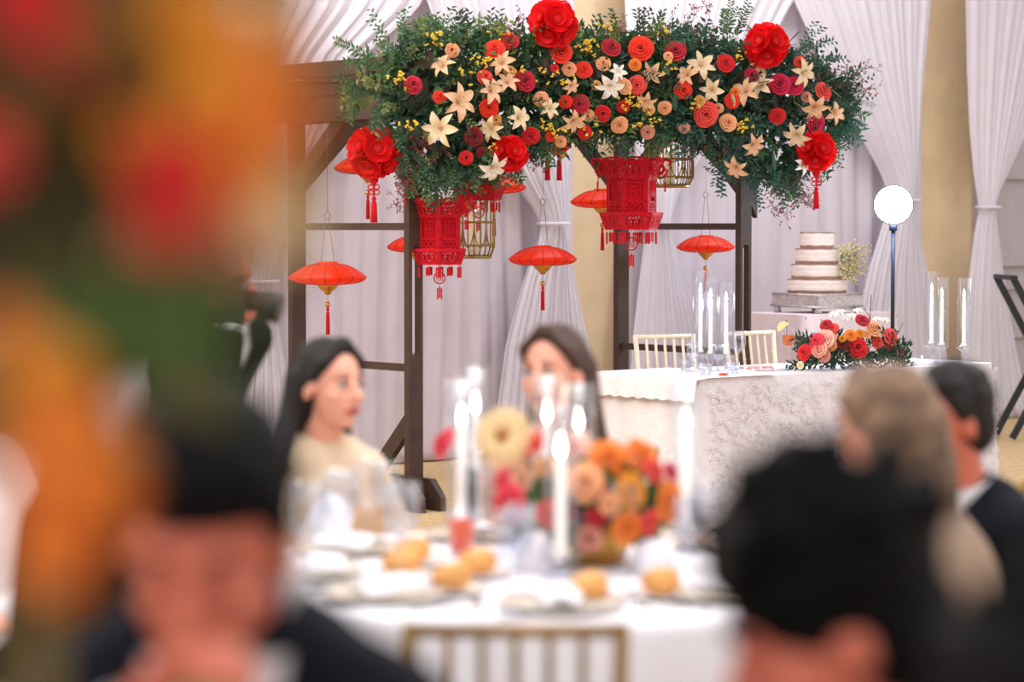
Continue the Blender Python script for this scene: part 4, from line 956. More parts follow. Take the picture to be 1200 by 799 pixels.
# black folding tray stand at the right edge
ts = thing('tray_stand', 'black folding X frame tray stand at the right edge of frame', 'stand', PN(1215, 470, 11.0))
a = PN(1188, 327, 11.0); Bq = PN(1190, 462, 11.0); Bq.z = 0; wv = L * .0
ex = V((1, .1, 0)).normalized() * .62
for off in (0, .4):
    o_ = V((-.1, .99, 0)) * off
    MB().bar(a + o_, V((a.x, a.y, 0)) + ex + o_ + Z * .02, .03, .045).build('leg', M_black, ts, smooth=False)
    MB().bar(a + ex + o_, V((a.x, a.y, .02)) + o_, .03, .045).build('leg', M_black, ts, smooth=False)
for e in (a, a + ex): MB().bar(e - V((0, .04, -.01)), e + V((-.04, .44, .01)), .04, .035).build('top_rail', M_black, ts, smooth=False)
# ------------------------------------------------------------------ round dining table
TX, TY, TR = .10, 5.5, .76
def round_table(cx, cy, R, tl, cl, drop=.72):
    t = thing('round_table', tl, 'table', (cx, cy, 0))
    MB().lathe([(.01, .73), (R - .01, .73), (R - .01, .755), (.01, .755)], 64, (cx, cy, 0)).build('tabletop', M_wood, t, smooth=False)
    for k in range(4): g = PI / 4 + k * PI / 2; MB().tube([(cx + .42 * math.cos(g), cy + .42 * math.sin(g), 0), (cx + .42 * math.cos(g), cy + .42 * math.sin(g), .73)], .018, 8).build('leg', M_black, t)
    m = MB(); prof = [(.001, .766), (R * .5, .766), (R - .01, .766), (R + .006, .760), (R + .012, .74)] + [(R + .015 + .09 * f, .74 - drop * f) for f in [i / 9 for i in range(1, 10)]]
    m.lathe(prof, 200, (cx, cy, 0), cap=False, fn=lambda g, z: 1 + max(0, (.74 - z)) * .06 * (math.sin(26 * g) + .5 * math.sin(41 * g + 1)))
    tag(m.build('tablecloth', M_cloth), cl, 'tablecloth')
round_table(TX, TY, TR, 'round banquet table under the white cloth in the middle', 'white cloth on the round dining table set with candles and glasses')
def on(px, py, z=.768):
    p = PZ(px, py, z); v = V((p.x - TX, p.y - TY, 0))
    if v.length > TR - .06: v = v.normalized() * (TR - .06)
    return V((TX + v.x, TY + v.y, z))
# centrepiece
cp0 = V((.19, 5.6, .768))
cp = thing('centrepiece', 'round centrepiece of orange and coral flowers among candles on dining table', 'flower arrangement', cp0)
MB().lathe([(.0, 0), (.07, 0), (.09, .05), (.085, .12), (.075, .12), (.08, .05), (0, .02)], 24, cp0, cap=False).build('bowl', M_gold, cp)
fb = MB()
for k in range(170):
    g = random.uniform(0, 2 * PI); e = random.uniform(-.1, 1.1); d = V((math.cos(g) * math.cos(e), math.sin(g) * math.cos(e), math.sin(e)))
    sprig(fb, cp0 + Z * .10 + V((d.x * .06, d.y * .06, d.z * .04)), d, random.uniform(.06, .11), 7, .05, .022, rn=random)
tag(fb.build('foliage', M_leafm, cp, smooth=False), kind='stuff')
for px, py, r, k, yy in ((600, 590, 27, 'hotpink', 5.42), (522, 520, 17, 'hotpink', 5.85), (685, 566, 19, 'peach', 5.42), (712, 540, 20, 'orange', 5.55), (750, 535, 20, 'orange', 5.55), (765, 552, 14, 'coral', 5.5), (738, 575, 17, 'amber', 5.42), (714, 590, 11, 'peach', 5.38), (783, 588, 20, 'orange', 5.5), (734, 617, 19, 'orange', 5.4), (760, 612, 14, 'coral', 5.42), (645, 602, 15, 'coral', 5.42), (698, 606, 10, 'crimson', 5.38), (785, 553, 10, 'magenta', 5.6),
                         (590, 562, 11, 'hotpink', 5.5), (670, 525, 14, 'pink', 5.68), (640, 548, 15, 'tan', 5.55), (625, 520, 12, 'coral', 5.7), (665, 600, 12, 'dark_red', 5.4), (700, 570, 10, 'crimson', 5.45), (690, 630, 14, 'dusty', 5.4)):
    p = PY(px, py, yy); rose(cp, p, V(((px - 680) / 90, -1, (600 - py) / 90)), r / (FPX / yy), k)
p = PY(590, 510, 5.6)
m = MB()
for ring, (n, r, w) in enumerate(((16, .072, .016), (12, .058, .015))):
    for q in range(n):
        g = 2 * PI * (q + .5 * ring) / n
        def f(i, j, g=g, r=r, w=w, ring=ring):
            a = (i - .5) * 2; x = .012 + r * j; ww = w * math.sin(PI * (.1 + .85 * j)) ** .6; z = .008 * ring + .02 * j - .02 * j * j
            return V((x * math.cos(g) - a * ww * math.sin(g), x * math.sin(g) + a * ww * math.cos(g), z))
        m.grid(f, 3, 4)
da = put('daisy', m.mesh('daisy', mat('tan_petal', (232, 200, 146), .6)), cp); da.matrix_basis = Matrix.Translation(p) @ frame_to((-.35, -1, .35)).to_4x4() @ Matrix.Scale(.85, 4)
m = MB(); m.ell((0, 0, .016), (.020, .020, .014), sub=2); put('daisy_centre', m.mesh('daisy_centre', M_stamen), da, local=True)
m = MB(); m.tube([p, p.lerp(cp0, .5) + V((0, 0, .03)), cp0 + Z * .1], .004, 6); m.build('stem', M_stem, cp)
# candles on the dining table: (px of flame, distance, row of wax top, description)
for px, yy, yt, who in ((541, 5.98, 502, 'left of the centrepiece, behind the amber glass'), (557, 6.1, 486, 'farthest left, partly behind another candle'), (657, 5.35, 538, 'nearest, in front of the centrepiece'), (641, 5.95, 497, 'behind the centrepiece in front of the woman'), (678, 5.9, 506, 'behind centrepiece, right of the nearest candle'), (803, 5.8, 508, 'right of the centrepiece')):
    q = PY(px, 600, yy); p = V((q.x, q.y, .768)); h = PY(px, yt, yy).z - p.z - .05
    hurricane(p, h + .13, .042, 'clear glass candle cylinder on dining table, ' + who, 'lit white taper candle on dining table, ' + who, h, None, .04, .0125)
# place settings
M_knife = mat('cutlery_steel', (200, 196, 190), .15, 1, var=0)
M_charger = mat('gold_rim_plate', (232, 222, 204), .25, .1, var=.03, coat=.4)
seatname = ['nearest the empty chair', 'second going right from the empty chair', 'before the blonde woman', 'before the man leaning right', 'at far right of the table', 'before the brown-haired woman', 'before the woman in the cream jacket', 'at far left of the table', 'second going left from the empty chair']
for k in range(9):
    g = -PI / 2 + 2 * PI * k / 9; d = V((math.cos(g), math.sin(g), 0)); sd = V((-d.y, d.x, 0)); c = V((TX, TY, .768)) + d * .57
    t = thing('dinner_plate', 'white dinner plate ' + seatname[k], 'plate', c)
    MB().lathe([(.0, .004), (.085, .004), (.13, .014), (.132, .018), (.085, .009), (0, .009)], 40, c, cap=False).build('dish', M_charger, t)
    npk = thing('napkin', 'folded white napkin on the plate ' + seatname[k], 'napkin', c + Z * .01)
    m = MB(); R_ = Matrix.Rotation(g, 3, 'Z')
    m.grid(lambda i, j: c + R_ @ V(((j - .5) * .17, (i - .5) * (.11 - .05 * j), .014 + .022 * math.sin(PI * i) * (1 + .3 * math.sin(j * 5)))), 10, 8)
    o = m.build('cloth', M_cloth, npk); o.modifiers.new('thickness', 'SOLIDIFY').thickness = .006
    for s, nm in ((.17, 'knife'), (-.17, 'fork')):
        b0 = c + sd * s
        tt = thing(nm, 'steel %s beside the plate ' % nm + seatname[k], 'cutlery', b0)
        m = MB(); m.bar(b0 - d * .02 + Z * .004, b0 + d * .10 + Z * .004, .010, .005); m.build('handle', M_knife, tt)
        m = MB()
        if nm == 'knife': m.bar(b0 - d * .11 + Z * .004, b0 - d * .02 + Z * .004, .016, .003)
        else:
            m.bar(b0 - d * .05 + Z * .004, b0 - d * .02 + Z * .004, .022, .003)
            for q in (-1, 0, 1): m.bar(b0 - d * .10 + sd * q * .008 + Z * .005, b0 - d * .05 + sd * q * .008 + Z * .004, .004, .003)
        m.build('head', M_knife, tt)
gl = [(432, 648, 'left edge of table by the cream jacket'), (452, 640, 'in front of the dark pergola foot'), (398, 668, 'beside the dark suited man'), (360, 690, 'hidden low at the far left'), (610, 700, 'just behind the bread rolls'), (675, 668, 'at foot of the nearest candle'), (808, 690, 'nearest the black-haired man'), (826, 668, 'beside the right-hand candle'), (560, 664, 'beside the amber glass'), (590, 735, 'in front of the empty chair'), (730, 672, 'below the orange flowers'), (470, 690, 'left of the bread rolls')]
for px, py, who in gl: goblet(on(px, py), 'clear stemmed water glass ' + who, random.uniform(.9, 1.08), M_glass if random.random() < .5 else M_crystal)
p = on(541, 650); lathe_thing('amber_glass', 'short tumbler of amber orange drink left of the centrepiece', 'drink', p, [('tumbler', [(.0, 0), (.03, 0), (.036, .11), (.034, .11), (.028, .006), (0, .006)], M_glass, 24), ('liquid', [(.0, .008), (.028, .008), (.0325, .085), (0, .085)], M_amber, 24)])
for px, py, who in ((484, 662, 'upper left'), (470, 678, 'lower left'), (530, 694, 'middle'), (690, 706, 'below nearest candle'), (774, 700, 'right side'), (810, 640, 'far right'), (560, 676, 'behind the middle one')):
    p = on(px, py); t = thing('bread_plate', 'small white side plate, ' + who + ' on dining table', 'plate', p)
    MB().lathe([(.0, .003), (.05, .003), (.078, .010), (.079, .013), (.05, .007), (0, .007)], 32, p, cap=False).build('dish', M_plate, t)
    b_ = MB(); c = p + Z * .034; b_.ell(c, (.044, .036, .030), sub=3); b_.ell(c + V((.01, 0, .008)), (.032, .03, .026), sub=2)
    tag(b_.build('bread_roll', M_bread), 'golden bread roll on side plate, ' + who + ' of dining table', 'bread')
p = on(480, 690); m = MB(); m.lathe([(.0, 0), (.03, 0), (.034, .02), (.02, .026), (0, .028)], 16, p); tag(m.build('butter_pat', M_butter), 'pale yellow butter pat near the left bread rolls', 'butter')
for px, py, h, who in ((388, 640, .13, 'at left by cream jacket'), (628, 668, .09, 'before the nearest candle'), (768, 672, .08, 'right of the nearest candle')):
    p = on(px, py); m = MB(); m.lathe([(.055, 0), (.045, h * .3), (.05, h * .6), (.02, h * .95), (.004, h)], 30, p, fn=lambda g, z: 1 + .25 * math.sin(5 * g) * (z / h)); tag(m.build('folded_napkin', M_cloth), 'standing folded white napkin ' + who, 'napkin')
place(CG, CGU, (.006, 4.30, 0), PI, 'empty gold chiavari chair in front of the dining table', s=.95)

# ------------------------------------------------------------------ people
def blob(mb, name, m_, voxel, iters, parent):
    me = mb.mesh('tmp', m_); o = bpy.data.objects.new('tmp', me); COL.objects.link(o)
    r = o.modifiers.new('r', 'REMESH'); r.mode = 'VOXEL'; r.voxel_size = voxel; r.use_smooth_shade = True
    s = o.modifiers.new('s', 'SMOOTH'); s.factor = .5; s.iterations = iters
    bpy.context.view_layer.update(); dg = bpy.context.evaluated_depsgraph_get()
    me2 = bpy.data.meshes.new_from_object(o.evaluated_get(dg)); bpy.data.objects.remove(o); bpy.data.meshes.remove(me)
    me2.name = name
    me2.materials.clear(); me2.materials.append(m_)
    me2.polygons.foreach_set('use_smooth', [True] * len(me2.polygons))
    return put(name, me2, parent)
def person(label, head, hyaw, hpitch, hroll, pelvis, byaw, hands=(None, None), skin=None, hair='short', hairm=None, outfit='suit', om=None, vox=.009, standing=False, shirt=None, fist=(0, 0), hairk=1.0, hunch=0, closed=False):
    skin = skin or M_skin; hairm = hairm or M_hairbk; om = om or M_suit
    H = Matrix.Rotation(hyaw, 3, 'Z') @ Matrix.Rotation(hpitch, 3, 'X') @ Matrix.Rotation(hroll, 3, 'Y')
    head = V(head); h = lambda x, y, z: head + H @ V((x, y, z))
    B = Matrix.Rotation(byaw, 3, 'Z'); X, Yb = B @ V((1, 0, 0)), B @ V((0, 1, 0))
    pz = .92 if standing else .57
    pel = V((pelvis[0], pelvis[1], pz)); nb_ = head + (H @ V((0, .03, -.06))) + Yb * (.02 + hunch * .6) - Z * (.11 - hunch)
    t = thing('person', label, 'person', (pelvis[0], pelvis[1], 0))
    b = MB(); c = MB()
    # head
    b.ell(h(0, .012, .030), (.074, .092, .086), H, 3); b.ell(h(0, -.030, -.030), (.061, .060, .085), H, 3); b.ell(h(0, -.040, -.075), (.043, .045, .034), H, 2); b.ell(h(0, -.072, -.097), (.019, .017, .015), H, 2)
    for s in (-1, 1):
        b.ell(h(s * .036, -.056, -.026), (.026, .028, .026), H, 2); b.ell(h(s * .011, -.098, -.031), .0085, H, 2)
        b.ell(h(s * .076, .008, -.012), (.010, .020, .031), H @ Matrix.Rotation(.25, 3, 'X'), 2); b.ell(h(s * .030, -.080, .027), (.024, .010, .008), H, 2)
    b.caps(h(0, -.086, .014), h(0, -.112, -.026), .0075, .012)
    b.ell(h(0, -.090, -.058), (.024, .012, .013), H, 2)
    b.caps(h(0, .018, -.05), nb_ + Z * -.02, .050, .056)
    # trunk under the clothes
    ch = pel.lerp(nb_, .62); ch2 = pel.lerp(nb_, .86)
    for mbx, g in ((b, 0), (c, .016)):
        up = (nb_ - pel).normalized(); RB = Matrix((X, up.cross(X).normalized(), up)).transposed()
        mbx.ell(pel, (.17 + g, .13 + g, .15 + g), RB, 3); mbx.ell(pel.lerp(nb_, .33), (.145 + g, .105 + g, .17 + g), RB, 3); mbx.ell(ch, (.165 + g, .115 + g, .17 + g), RB, 3); mbx.ell(ch2, (.14 + g, .085 + g, .09 + g), RB, 3)
        if g: pass
        else: mbx.ell(nb_.lerp(ch2, .3), (.08, .07, .06), RB, 2)
    sk = .20 if outfit == 'suit' else .165
    for s, hp in ((-1, hands[0]), (1, hands[1])):
        sh = nb_ + X * s * (sk - .03) - Z * (.065 + hunch * .7)
        if hp is None: hp = sh - Yb * .26 + X * s * -.03 - Z * (.30 if not standing else .34)
        hp = V(hp); dv = hp - sh; ln = min(dv.length, .54); dv.normalize(); hp = sh + dv * ln
        hh = math.sqrt(max(.285 ** 2 - (ln / 2) ** 2, .0004)); pole = V((0, 0, -1)) * .8 + X * s * .55 + Yb * .25; pole = (pole - dv * pole.dot(dv)).normalized()
        el = sh + dv * ln * .5 + pole * hh; fd = (hp - el).normalized()
        b.caps(nb_ - Z * .05, sh, .06, .055); b.caps(sh, el, .047, .038); b.caps(el, hp, .038, .026)
        c.caps(nb_ - Z * .045 + X * s * .02, sh, .062 if outfit == 'suit' else .05, .072 if outfit == 'suit' else .062); c.caps(sh, el, .068 if outfit == 'suit' else .058, .055); c.caps(el, hp - fd * .015, .055, .040 if outfit == 'suit' else .036)
        # hand: palm, four fingers, thumb
        sd = fd.cross(Z); sd = sd.normalized() if sd.length > 1e-3 else X; pn = sd.cross(fd).normalized(); pc = hp + fd * .045
        RH = Matrix((sd, fd, pn)).transposed(); b.ell(pc, (.040, .050, .016), RH, 2)
        f = fist[0 if s < 0 else 1]
        for q, lf in enumerate((.070, .080, .076, .060)):
            o0 = pc + sd * (q - 1.5) * .0205 + fd * .038; d1 = (fd * math.cos(.4 + f) - pn * math.sin(.4 + f)); d2 = (fd * math.cos(.9 + 2 * f) - pn * math.sin(.9 + 2 * f))
            b.caps(o0, o0 + d1 * lf * .55, .0092, .0085); b.caps(o0 + d1 * lf * .55, o0 + d1 * lf * .55 + d2 * lf * .5, .0085, .0072)
        o0 = pc - sd * s * .036 - fd * .02; d1 = (fd * .7 - sd * s * .7 - pn * .3).normalized(); b.caps(o0, o0 + d1 * .035, .012, .010); b.caps(o0 + d1 * .035, o0 + d1 * .035 + (fd * .9 - pn * .5).normalized() * .03, .010, .008)
        if outfit == 'suit':
            m = MB(); m.lathe([(.034, -.02), (.036, -.02), (.035, .012), (.030, .012)], 16, hp - fd * .012, R=frame_to(fd), cap=False); m.build('shirt_cuff', M_white, t)
    for s in (-1, 1):
        hip = pel + X * s * .09 - Z * .02
        if standing: kn = V((hip.x, hip.y, .50)) - Yb * .05; an = V((kn.x, kn.y, .09)) + Yb * .04
        else: kn = V((hip.x, hip.y, .50)) - Yb * .42 + X * s * .03; an = V((kn.x, kn.y, .10)) - Yb * .03
        b.caps(hip, kn, .075, .052); b.caps(kn, an, .050, .035); b.caps(an - Z * .04, an - Z * .055 - Yb * .15, .036, .028)
        c.caps(hip, kn, .092, .066); c.caps(kn, an, .062, .052)
        m = MB(); m.caps(an - Z * .035 + Yb * .02, an - Z * .045 - Yb * .16, .046, .040); m.build('shoe', M_blackcl, t)
    blob(b, 'body', skin, vox, 3, t)
    blob(c, {'suit': 'suit', 'blouse': 'blouse', 'dress': 'dress'}[outfit], om, .014, 4, t)
    # face details
    for s in (-1, 1):
        m = MB(); m.ell(h(s * .030, -.0765, .003), .0125, H, 2); e = m.build('eye', skin if closed else M_eye, t)
        if not closed: MB().ell(h(s * .030, -.0855, .002), (.0062, .0045, .0062), H, 2).build('iris', M_iris, e)
        m = MB(); m.tube([h(s * (.030 + .016 * math.cos(a)), -.0845 - .004 * math.sin(a), .003 + (-.006 if closed else .009) * math.sin(a)) for a in [PI * i / 8 for i in range(9)]], .0022, 5); m.build('eyelash', M_brow, e)
        m = MB(); m.tube([h(s * .013, -.0900, .028), h(s * .026, -.0905, .034), h(s * .040, -.083, .034), h(s * .050, -.074, .028)], [.003, .004, .0035, .002], 6); m.build('eyebrow', hairm, t)
    m = MB(); m.tube([h(-.025, -.0905, -.062), h(-.012, -.100, -.057), h(0, -.1025, -.058), h(.012, -.100, -.057), h(.025, -.0905, -.062)], [.002, .0045, .004, .0045, .002], 7)
    m.tube([h(-.022, -.091, -.064), h(0, -.101, -.069), h(.022, -.091, -.064)], [.002, .0062, .002], 7); m.build('lips', M_lip, t)
    # hair
    hb = MB(); rr = random.Random(sum(map(ord, label)))
    if hair in ('short', 'quiff'):
        if hair == 'quiff': hb.ell(h(0, .015, .085), (.085, .100, .075), H, 3)
        hb.ell(h(0, .030, .045), (.085, .096, .090), H, 3); hb.ell(h(0, .055, -.01), (.078, .065, .08), H, 3)
        for s in (-1, 1): hb.caps(h(s * .074, -.010, .05), h(s * .074, .0, .0), .016, .009)
        for k in range(70):
            a = rr.uniform(0, 2 * PI); e = rr.uniform(.15, 1.5); d = V((math.cos(a) * math.cos(e), math.sin(a) * math.cos(e), math.sin(e)))
            if d.y < -.45 and d.z < .75: continue
            p0 = h(d.x * .080, .028 + d.y * .090, .046 + d.z * .086); hb.ell(p0, (.018 * hairk, .018 * hairk, .013 * hairk), H, 1)
        for k in range(9): x = -.06 + .12 * k / 8; hb.caps(h(x, -.045 - .02 * (1 - (x / .07) ** 2), .105), h(x * 1.05, -.066 - .012 * (1 - (x / .07) ** 2), .085 - .01 * rr.random()), .016 * hairk, .010)
    elif hair == 'fluffy':
        hb.ell(h(0, .028, .055), (.098, .112, .098), H, 3); hb.ell(h(0, .06, -.02), (.088, .07, .085), H, 3)
        for k in range(130):
            a = rr.uniform(0, 2 * PI); e = rr.uniform(.0, 1.5); d = V((math.cos(a) * math.cos(e), math.sin(a) * math.cos(e), math.sin(e)))
            if d.y < -.35 and d.z < .55: continue
            p0 = h(d.x * .095, .025 + d.y * .108, .055 + d.z * .094); hb.caps(p0, p0 + H @ (d * .02 + V((rr.uniform(-.02, .02), rr.uniform(-.02, .02), rr.uniform(-.01, .02)))), .016, .008)
        for k in range(10): x = -.07 + .14 * k / 9; hb.caps(h(x, -.050, .12), h(x * 1.1, -.074 - .010 * (1 - (x / .07) ** 2), .090 - .015 * rr.random()), .020, .009)
    else:   # long hair
        hb.ell(h(0, .028, .042), (.085, .096, .092), H, 3); hb.ell(h(0, .058, -.03), (.083, .062, .10), H, 3)
        ln = {'long': .30, 'verylong': .60}[hair]
        for k in range(64):
            a = rr.uniform(.05, PI - .05); r0 = rr.uniform(.94, 1.06)
            x0, y0 = .084 * math.cos(a), .030 + .088 * math.sin(a)
            if y0 < .0 and abs(x0) < .06: continue
            p0 = h(x0 * .6, .03 + (y0 - .03) * .6, .092); p1 = h(x0 * r0 * 1.02, y0 * r0, .02); p2 = h(x0 * 1.10 * r0, y0 * 1.05 + .006, -.09)
            fall = V((0, 0, -1)); p3 = p2 + fall * (ln * .38) + H @ V((x0 * .25, .010, 0)); p4 = p3 + fall * (ln * .45 * rr.uniform(.7, 1.1)) + X * rr.uniform(-.02, .02) + V((rr.uniform(-.02, .02), rr.uniform(-.015, .015), 0))
            for q0, q1, ra, rb in ((p0, p1, .016, .016), (p1, p2, .016, .017), (p2, p3, .017, .016), (p3, p4, .016, .007)): hb.caps(q0, q1, ra, rb)
        for s in (-1, 1): hb.caps(h(s * .01, -.050, .114), h(s * .066, -.048, .068), .013, .011); hb.caps(h(s * .066, -.048, .068), h(s * .080, .02, .0), .012, .014); hb.caps(h(s * .01, -.040, .12), h(s * .07, -.03, .06), .016, .014)
    blob(hb, 'hair', hairm, .007, 2, t)
    if outfit == 'suit':
        ax = (h(0, .02, -.08) - nb_).normalized(); R = frame_to(ax)
        m = MB(); m.lathe([(.066, -.02), (.064, .03), (.069, .034), (.079, -.012), (.085, -.03)], 32, nb_, R=R, cap=False); m.build('shirt_collar', shirt or M_white, t)
        up = (nb_ - pel).normalized(); fr = -(Yb - up * Yb.dot(up)).normalized()
        def shirtf(i, j):
            a = (i - .5) * 2; z = .80 - .42 * j; wv = .075 * (1 - j * .75); q = pel.lerp(nb_, z + .16)
            return q + X * a * wv + fr * (.10 + .045 * min(1, j * 2.4) - .012 * a * a)
        m = MB(); m.grid(shirtf, 8, 10); m.build('shirt_front', shirt or M_white, t)
        for s in (-1, 1):
            m = MB()
            for j in range(8):
                f0, f1 = j / 8, (j + 1) / 8
                P_ = lambda f, e: pel.lerp(nb_, .97 - .44 * f) + X * s * (.078 * (1 - f * .8) + e) + fr * (.095 + .05 * min(1, f * 2.4) + .004)
                m.add([P_(f0, -.004), P_(f0, .035 * math.sin(PI * (f0 * .8 + .15))), P_(f1, .035 * math.sin(PI * (f1 * .8 + .15))), P_(f1, -.004)], [(0, 1, 2, 3)])
            m.build('lapel', om, t)
    return t
def sit(pelvis, byaw, label): # the chair a seated guest uses
    g = byaw; q = V((pelvis[0], pelvis[1], 0)); place(CG, CGU, q, g, label)
def at(px, py, Y): return PY(px, py, Y)

hd = at(388, 452, 6.5); pv = (hd.x - .05, 6.62)
person('woman with long dark hair in a cream jacket turning towards the camera', hd, .80, .0, .06, pv, .45, (None, None), M_skin, 'long', M_hairdk, 'blouse', M_cream, .006)
sit(pv, .35, 'gold chiavari chair under the woman in the cream jacket')
hd = at(648, 437, 6.45); pv = (hd.x + .07, 6.62)
person('woman with long brown hair in a patterned dress looking left behind candles', hd, -.50, .0, -.03, pv, -.15, (None, None), M_skin, 'long', M_hairbr, 'dress', M_dress, .006)
sit(pv, -.15, 'gold chiavari chair under the brown haired woman')
hd = at(242, 640, 2.33); pv = (hd.x + .015, 2.62)
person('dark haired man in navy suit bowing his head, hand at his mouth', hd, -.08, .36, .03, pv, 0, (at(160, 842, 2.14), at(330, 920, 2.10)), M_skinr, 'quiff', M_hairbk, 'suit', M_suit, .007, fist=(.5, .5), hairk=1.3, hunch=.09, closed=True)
sit(pv, 0, 'gold chiavari chair under the man in navy suit at left')
p = at(258, 800, 2.13); m = MB(); m.ell(p, (.026, .020, .020), sub=3); m.ell(p + V((.016, 0, .006)), (.018, .016, .014), sub=2); m.ell(p + V((-.018, .004, -.004)), (.018, .016, .016), sub=2); tag(m.build('food_bite', mat('pale_green_food', (196, 186, 110), .6)), 'pale yellow green bite of food at the bowing man mouth', 'food')
hd = at(970, 735, 2.32); pv = (hd.x + .18, 2.46)
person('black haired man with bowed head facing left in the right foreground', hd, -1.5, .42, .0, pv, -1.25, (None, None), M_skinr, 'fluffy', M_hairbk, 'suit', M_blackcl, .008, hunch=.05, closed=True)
sit(pv, -.9, 'gold chiavari chair under the black haired man at right')
hd = at(1290, 925, 1.75); pv = (hd.x + .25, 1.8)
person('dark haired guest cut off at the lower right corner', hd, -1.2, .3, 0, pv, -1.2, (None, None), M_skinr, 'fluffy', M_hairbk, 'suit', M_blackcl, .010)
sit(pv, -1.2, 'gold chiavari chair under the guest in the lower right corner')
hd = at(1036, 500, 4.95); pv = (hd.x + .17, 4.85)
person('woman with long dark blonde hair seen from behind, leaning left', hd, -2.35, .05, .14, pv, -2.1, (None, None), M_skin, 'verylong', M_hairbl, 'blouse', M_beige, .008)
sit(pv, -2.1, 'gold chiavari chair under the blonde woman')
hd = at(1110, 494, 5.45); pv = (hd.x + .22, 5.66)
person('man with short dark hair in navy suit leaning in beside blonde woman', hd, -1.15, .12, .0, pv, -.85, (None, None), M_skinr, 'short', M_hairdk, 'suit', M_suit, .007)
sit(pv, -.85, 'gold chiavari chair under the leaning man at right')
hd = at(262, 305, 7.0); pv = (hd.x - .10, 7.02); lens = at(300, 352, 6.95)
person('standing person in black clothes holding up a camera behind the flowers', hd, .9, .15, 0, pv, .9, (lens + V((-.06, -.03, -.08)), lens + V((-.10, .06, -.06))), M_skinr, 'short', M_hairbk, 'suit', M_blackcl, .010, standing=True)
t = thing('camera', 'black camera with lens held up by the person in black', 'camera', lens - Z * .05)
R_ = Matrix.Rotation(-.12, 3, 'Z')
m = MB(); m.box(lens + V((-.055, 0, -.01)), (.075, .13, .11), R_); m.build('camera_body', M_black, t, smooth=False)
m = MB(); m.box(lens + V((-.05, 0, .06)), (.06, .05, .04), R_, tx=.6, ty=.6); m.build('prism_hump', M_black, t, smooth=False)
m = MB(); m.lathe([(.034, 0), (.036, .03), (.040, .05), (.043, .085), (.043, .095), (.034, .095)], 24, lens + V((-.02, 0, -.005)), R=frame_to((1, -.12, -.22))); m.build('lens_barrel', M_black, t)
hd = at(-75, 425, 5.2); pv = (hd.x, 5.3)
person('person in a white shirt at the left edge, mostly out of frame', hd, .4, .1, 0, pv, .3, (None, None), M_skin, 'short', M_hairbk, 'blouse', M_white, .010)
sit(pv, .3, 'gold chiavari chair under the person in white shirt')

hd = at(108, 622, 3.6); pv = (hd.x + .02, 3.50)
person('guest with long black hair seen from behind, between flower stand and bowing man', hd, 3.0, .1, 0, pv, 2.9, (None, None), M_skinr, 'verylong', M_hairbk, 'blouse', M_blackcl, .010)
sit(pv, 2.9, 'gold chiavari chair under the long haired guest at left')

# ------------------------------------------------------------------ near table with the tall arrangement at left
round_table(-.47, 1.35, .6, 'round banquet table nearest the camera, below the frame', 'white cloth on the near table carrying the tall flower stand')
sb = V((PY(42, 700, 1.2).x, 1.2, .768))
fs_ = thing('flower_stand', 'slim gold pedestal stand carrying the blurred flowers at left', 'stand', sb)
MB().lathe([(.0, 0), (.11, 0), (.11, .012), (.02, .02), (.008, .04)], 32, sb, cap=False).build('base', M_brass, fs_)
ztop = PY(42, 600, 1.2).z
MB().tube([sb + Z * .03, V((sb.x, sb.y, ztop + .03))], .0075, 12).build('pole', M_brass, fs_)
MB().lathe([(.008, 0), (.05, .01), (.055, .02), (.0, .022)], 24, V((sb.x, sb.y, ztop + .02)), cap=False).build('tray', M_brass, fs_)
fa = thing('tall_floral_arrangement', 'large blurred arrangement of amber, orange and red flowers at the left edge', 'flower arrangement', V((sb.x, sb.y, ztop + .045)))
fg = {'d': MB(), 'o': MB(), 'm': MB()}
r3 = random.Random(3)
def fgleaf(px, py, Y, key, k=1.0):
    p = PY(px, py, Y); fg[key].leaf(p, V((r3.uniform(-1, 1), r3.uniform(-.4, .2), r3.uniform(-1, .8))), V((r3.uniform(-.6, .6), -1, r3.uniform(-.4, .6))), r3.uniform(.035, .065) * k, r3.uniform(.014, .026) * k)
for k in range(1500):
    px = r3.uniform(-90, 335); py = r3.uniform(-80, 470)
    if px > 295 - max(0, (py - 230)) * .75 + r3.uniform(-15, 15): continue
    if px > 195 and py > 300: continue
    fgleaf(px, py, r3.uniform(1.22, 1.36), 'd' if r3.random() < (.8 if px < 170 else .5) else 'o')
for k in range(50): fgleaf(r3.gauss(178, 16), r3.gauss(365, 28), r3.uniform(1.15, 1.22), 'm')
for k in range(60): fgleaf(r3.gauss(215, 30), r3.gauss(40, 40), r3.uniform(1.18, 1.25), 'o')
for k, mm in (('d', M_olive), ('o', M_bronze), ('m', M_fgreen)): tag(fg[k].build({'d': 'dark_foliage', 'o': 'olive_foliage', 'm': 'green_foliage'}[k], mm, fa, smooth=False), kind='stuff')
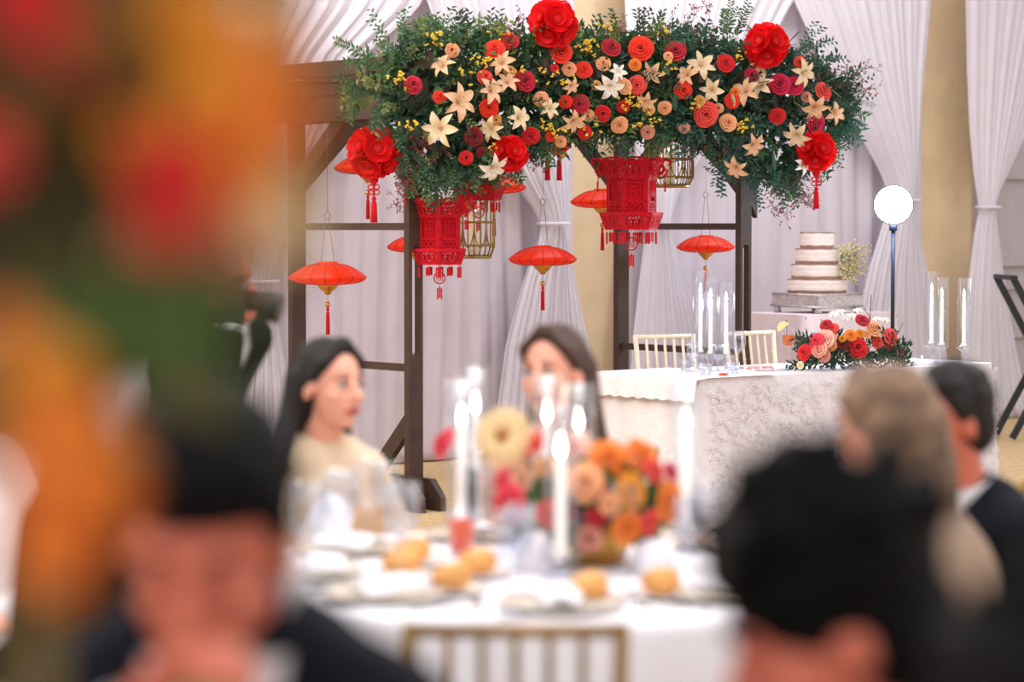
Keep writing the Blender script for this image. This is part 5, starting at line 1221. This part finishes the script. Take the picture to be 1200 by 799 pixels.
for px, py, r, kx, Y in ((35, 5, 62, 'red', 1.14), (205, 205, 52, 'red', 1.12), (195, 262, 38, 'coral', 1.15), (255, 140, 62, 'amber', 1.14), (292, 95, 42, 'orange', 1.16), (300, 155, 38, 'orange', 1.13), (318, 105, 26, 'red', 1.17), (262, 55, 48, 'tan', 1.18), (130, 100, 30, 'dark_red', 1.2), (88, 62, 36, 'coral', 1.2), (150, 165, 36, 'amber', 1.19), (278, 285, 40, 'dusty', 1.16), (330, 262, 32, 'cream', 1.15), (285, 215, 36, 'orange', 1.15), (155, 300, 30, 'tan', 1.2),
                      (10, 395, 36, 'orange', 1.16), (60, 440, 40, 'amber', 1.14), (85, 500, 36, 'orange', 1.13), (105, 545, 22, 'amber', 1.12), (50, 510, 30, 'amber', 1.15), (290, 30, 40, 'cream', 1.2), (230, 90, 34, 'amber', 1.14), (335, 140, 30, 'orange', 1.15), (250, 200, 40, 'amber', 1.13), (320, 200, 30, 'tan', 1.14), (225, 20, 40, 'amber', 1.15), (330, 40, 30, 'tan', 1.18), (-15, 180, 40, 'coral', 1.2), (120, 20, 34, 'dark_red', 1.22), (150, 385, 26, 'tan', 1.2)):
    p = PY(px, py, Y); rose(fa, p, V((r3.uniform(-.4, .4) + (px - 150) / 300, -1, r3.uniform(-.2, .4))), r / (FPX / Y) * .92, kx)
# drooping amber blossoms below
m = MB()
for px, py, w in ((60, 560, 26), (62, 590, 22), (60, 620, 20), (58, 645, 16), (95, 520, 24), (110, 545, 20), (115, 560, 14), (40, 540, 20), (70, 480, 34)):
    for k in range(14):
        p = PY(px + r3.gauss(0, w * .35), py + r3.gauss(0, 14), 1.14 + r3.uniform(-.02, .02)); d = V((r3.uniform(-1, 1), r3.uniform(-.6, .3), r3.uniform(-1, .2))); m.leaf(p, d, V((r3.uniform(-.5, .5), -1, .3)), .022, .014)
tag(m.build('drooping_blossoms', ROSE['orange'], fa), kind='stuff')
m = MB(); m.tube([V((sb.x, sb.y, ztop + .05)), PY(62, 500, 1.16), PY(60, 650, 1.14)], .0015, 5); m.tube([V((sb.x, sb.y, ztop + .04)), PY(100, 480, 1.15), PY(150, 250, 1.22)], .003, 5); m.tube([V((sb.x, sb.y, ztop + .04)), PY(60, 400, 1.2), PY(60, 150, 1.25)], .003, 5); m.build('stems', M_stem, fa)
MB().ell(V((sb.x, sb.y, ztop + .075)), (.04, .04, .03), sub=3).build('moss_ball', M_leafo, fa)
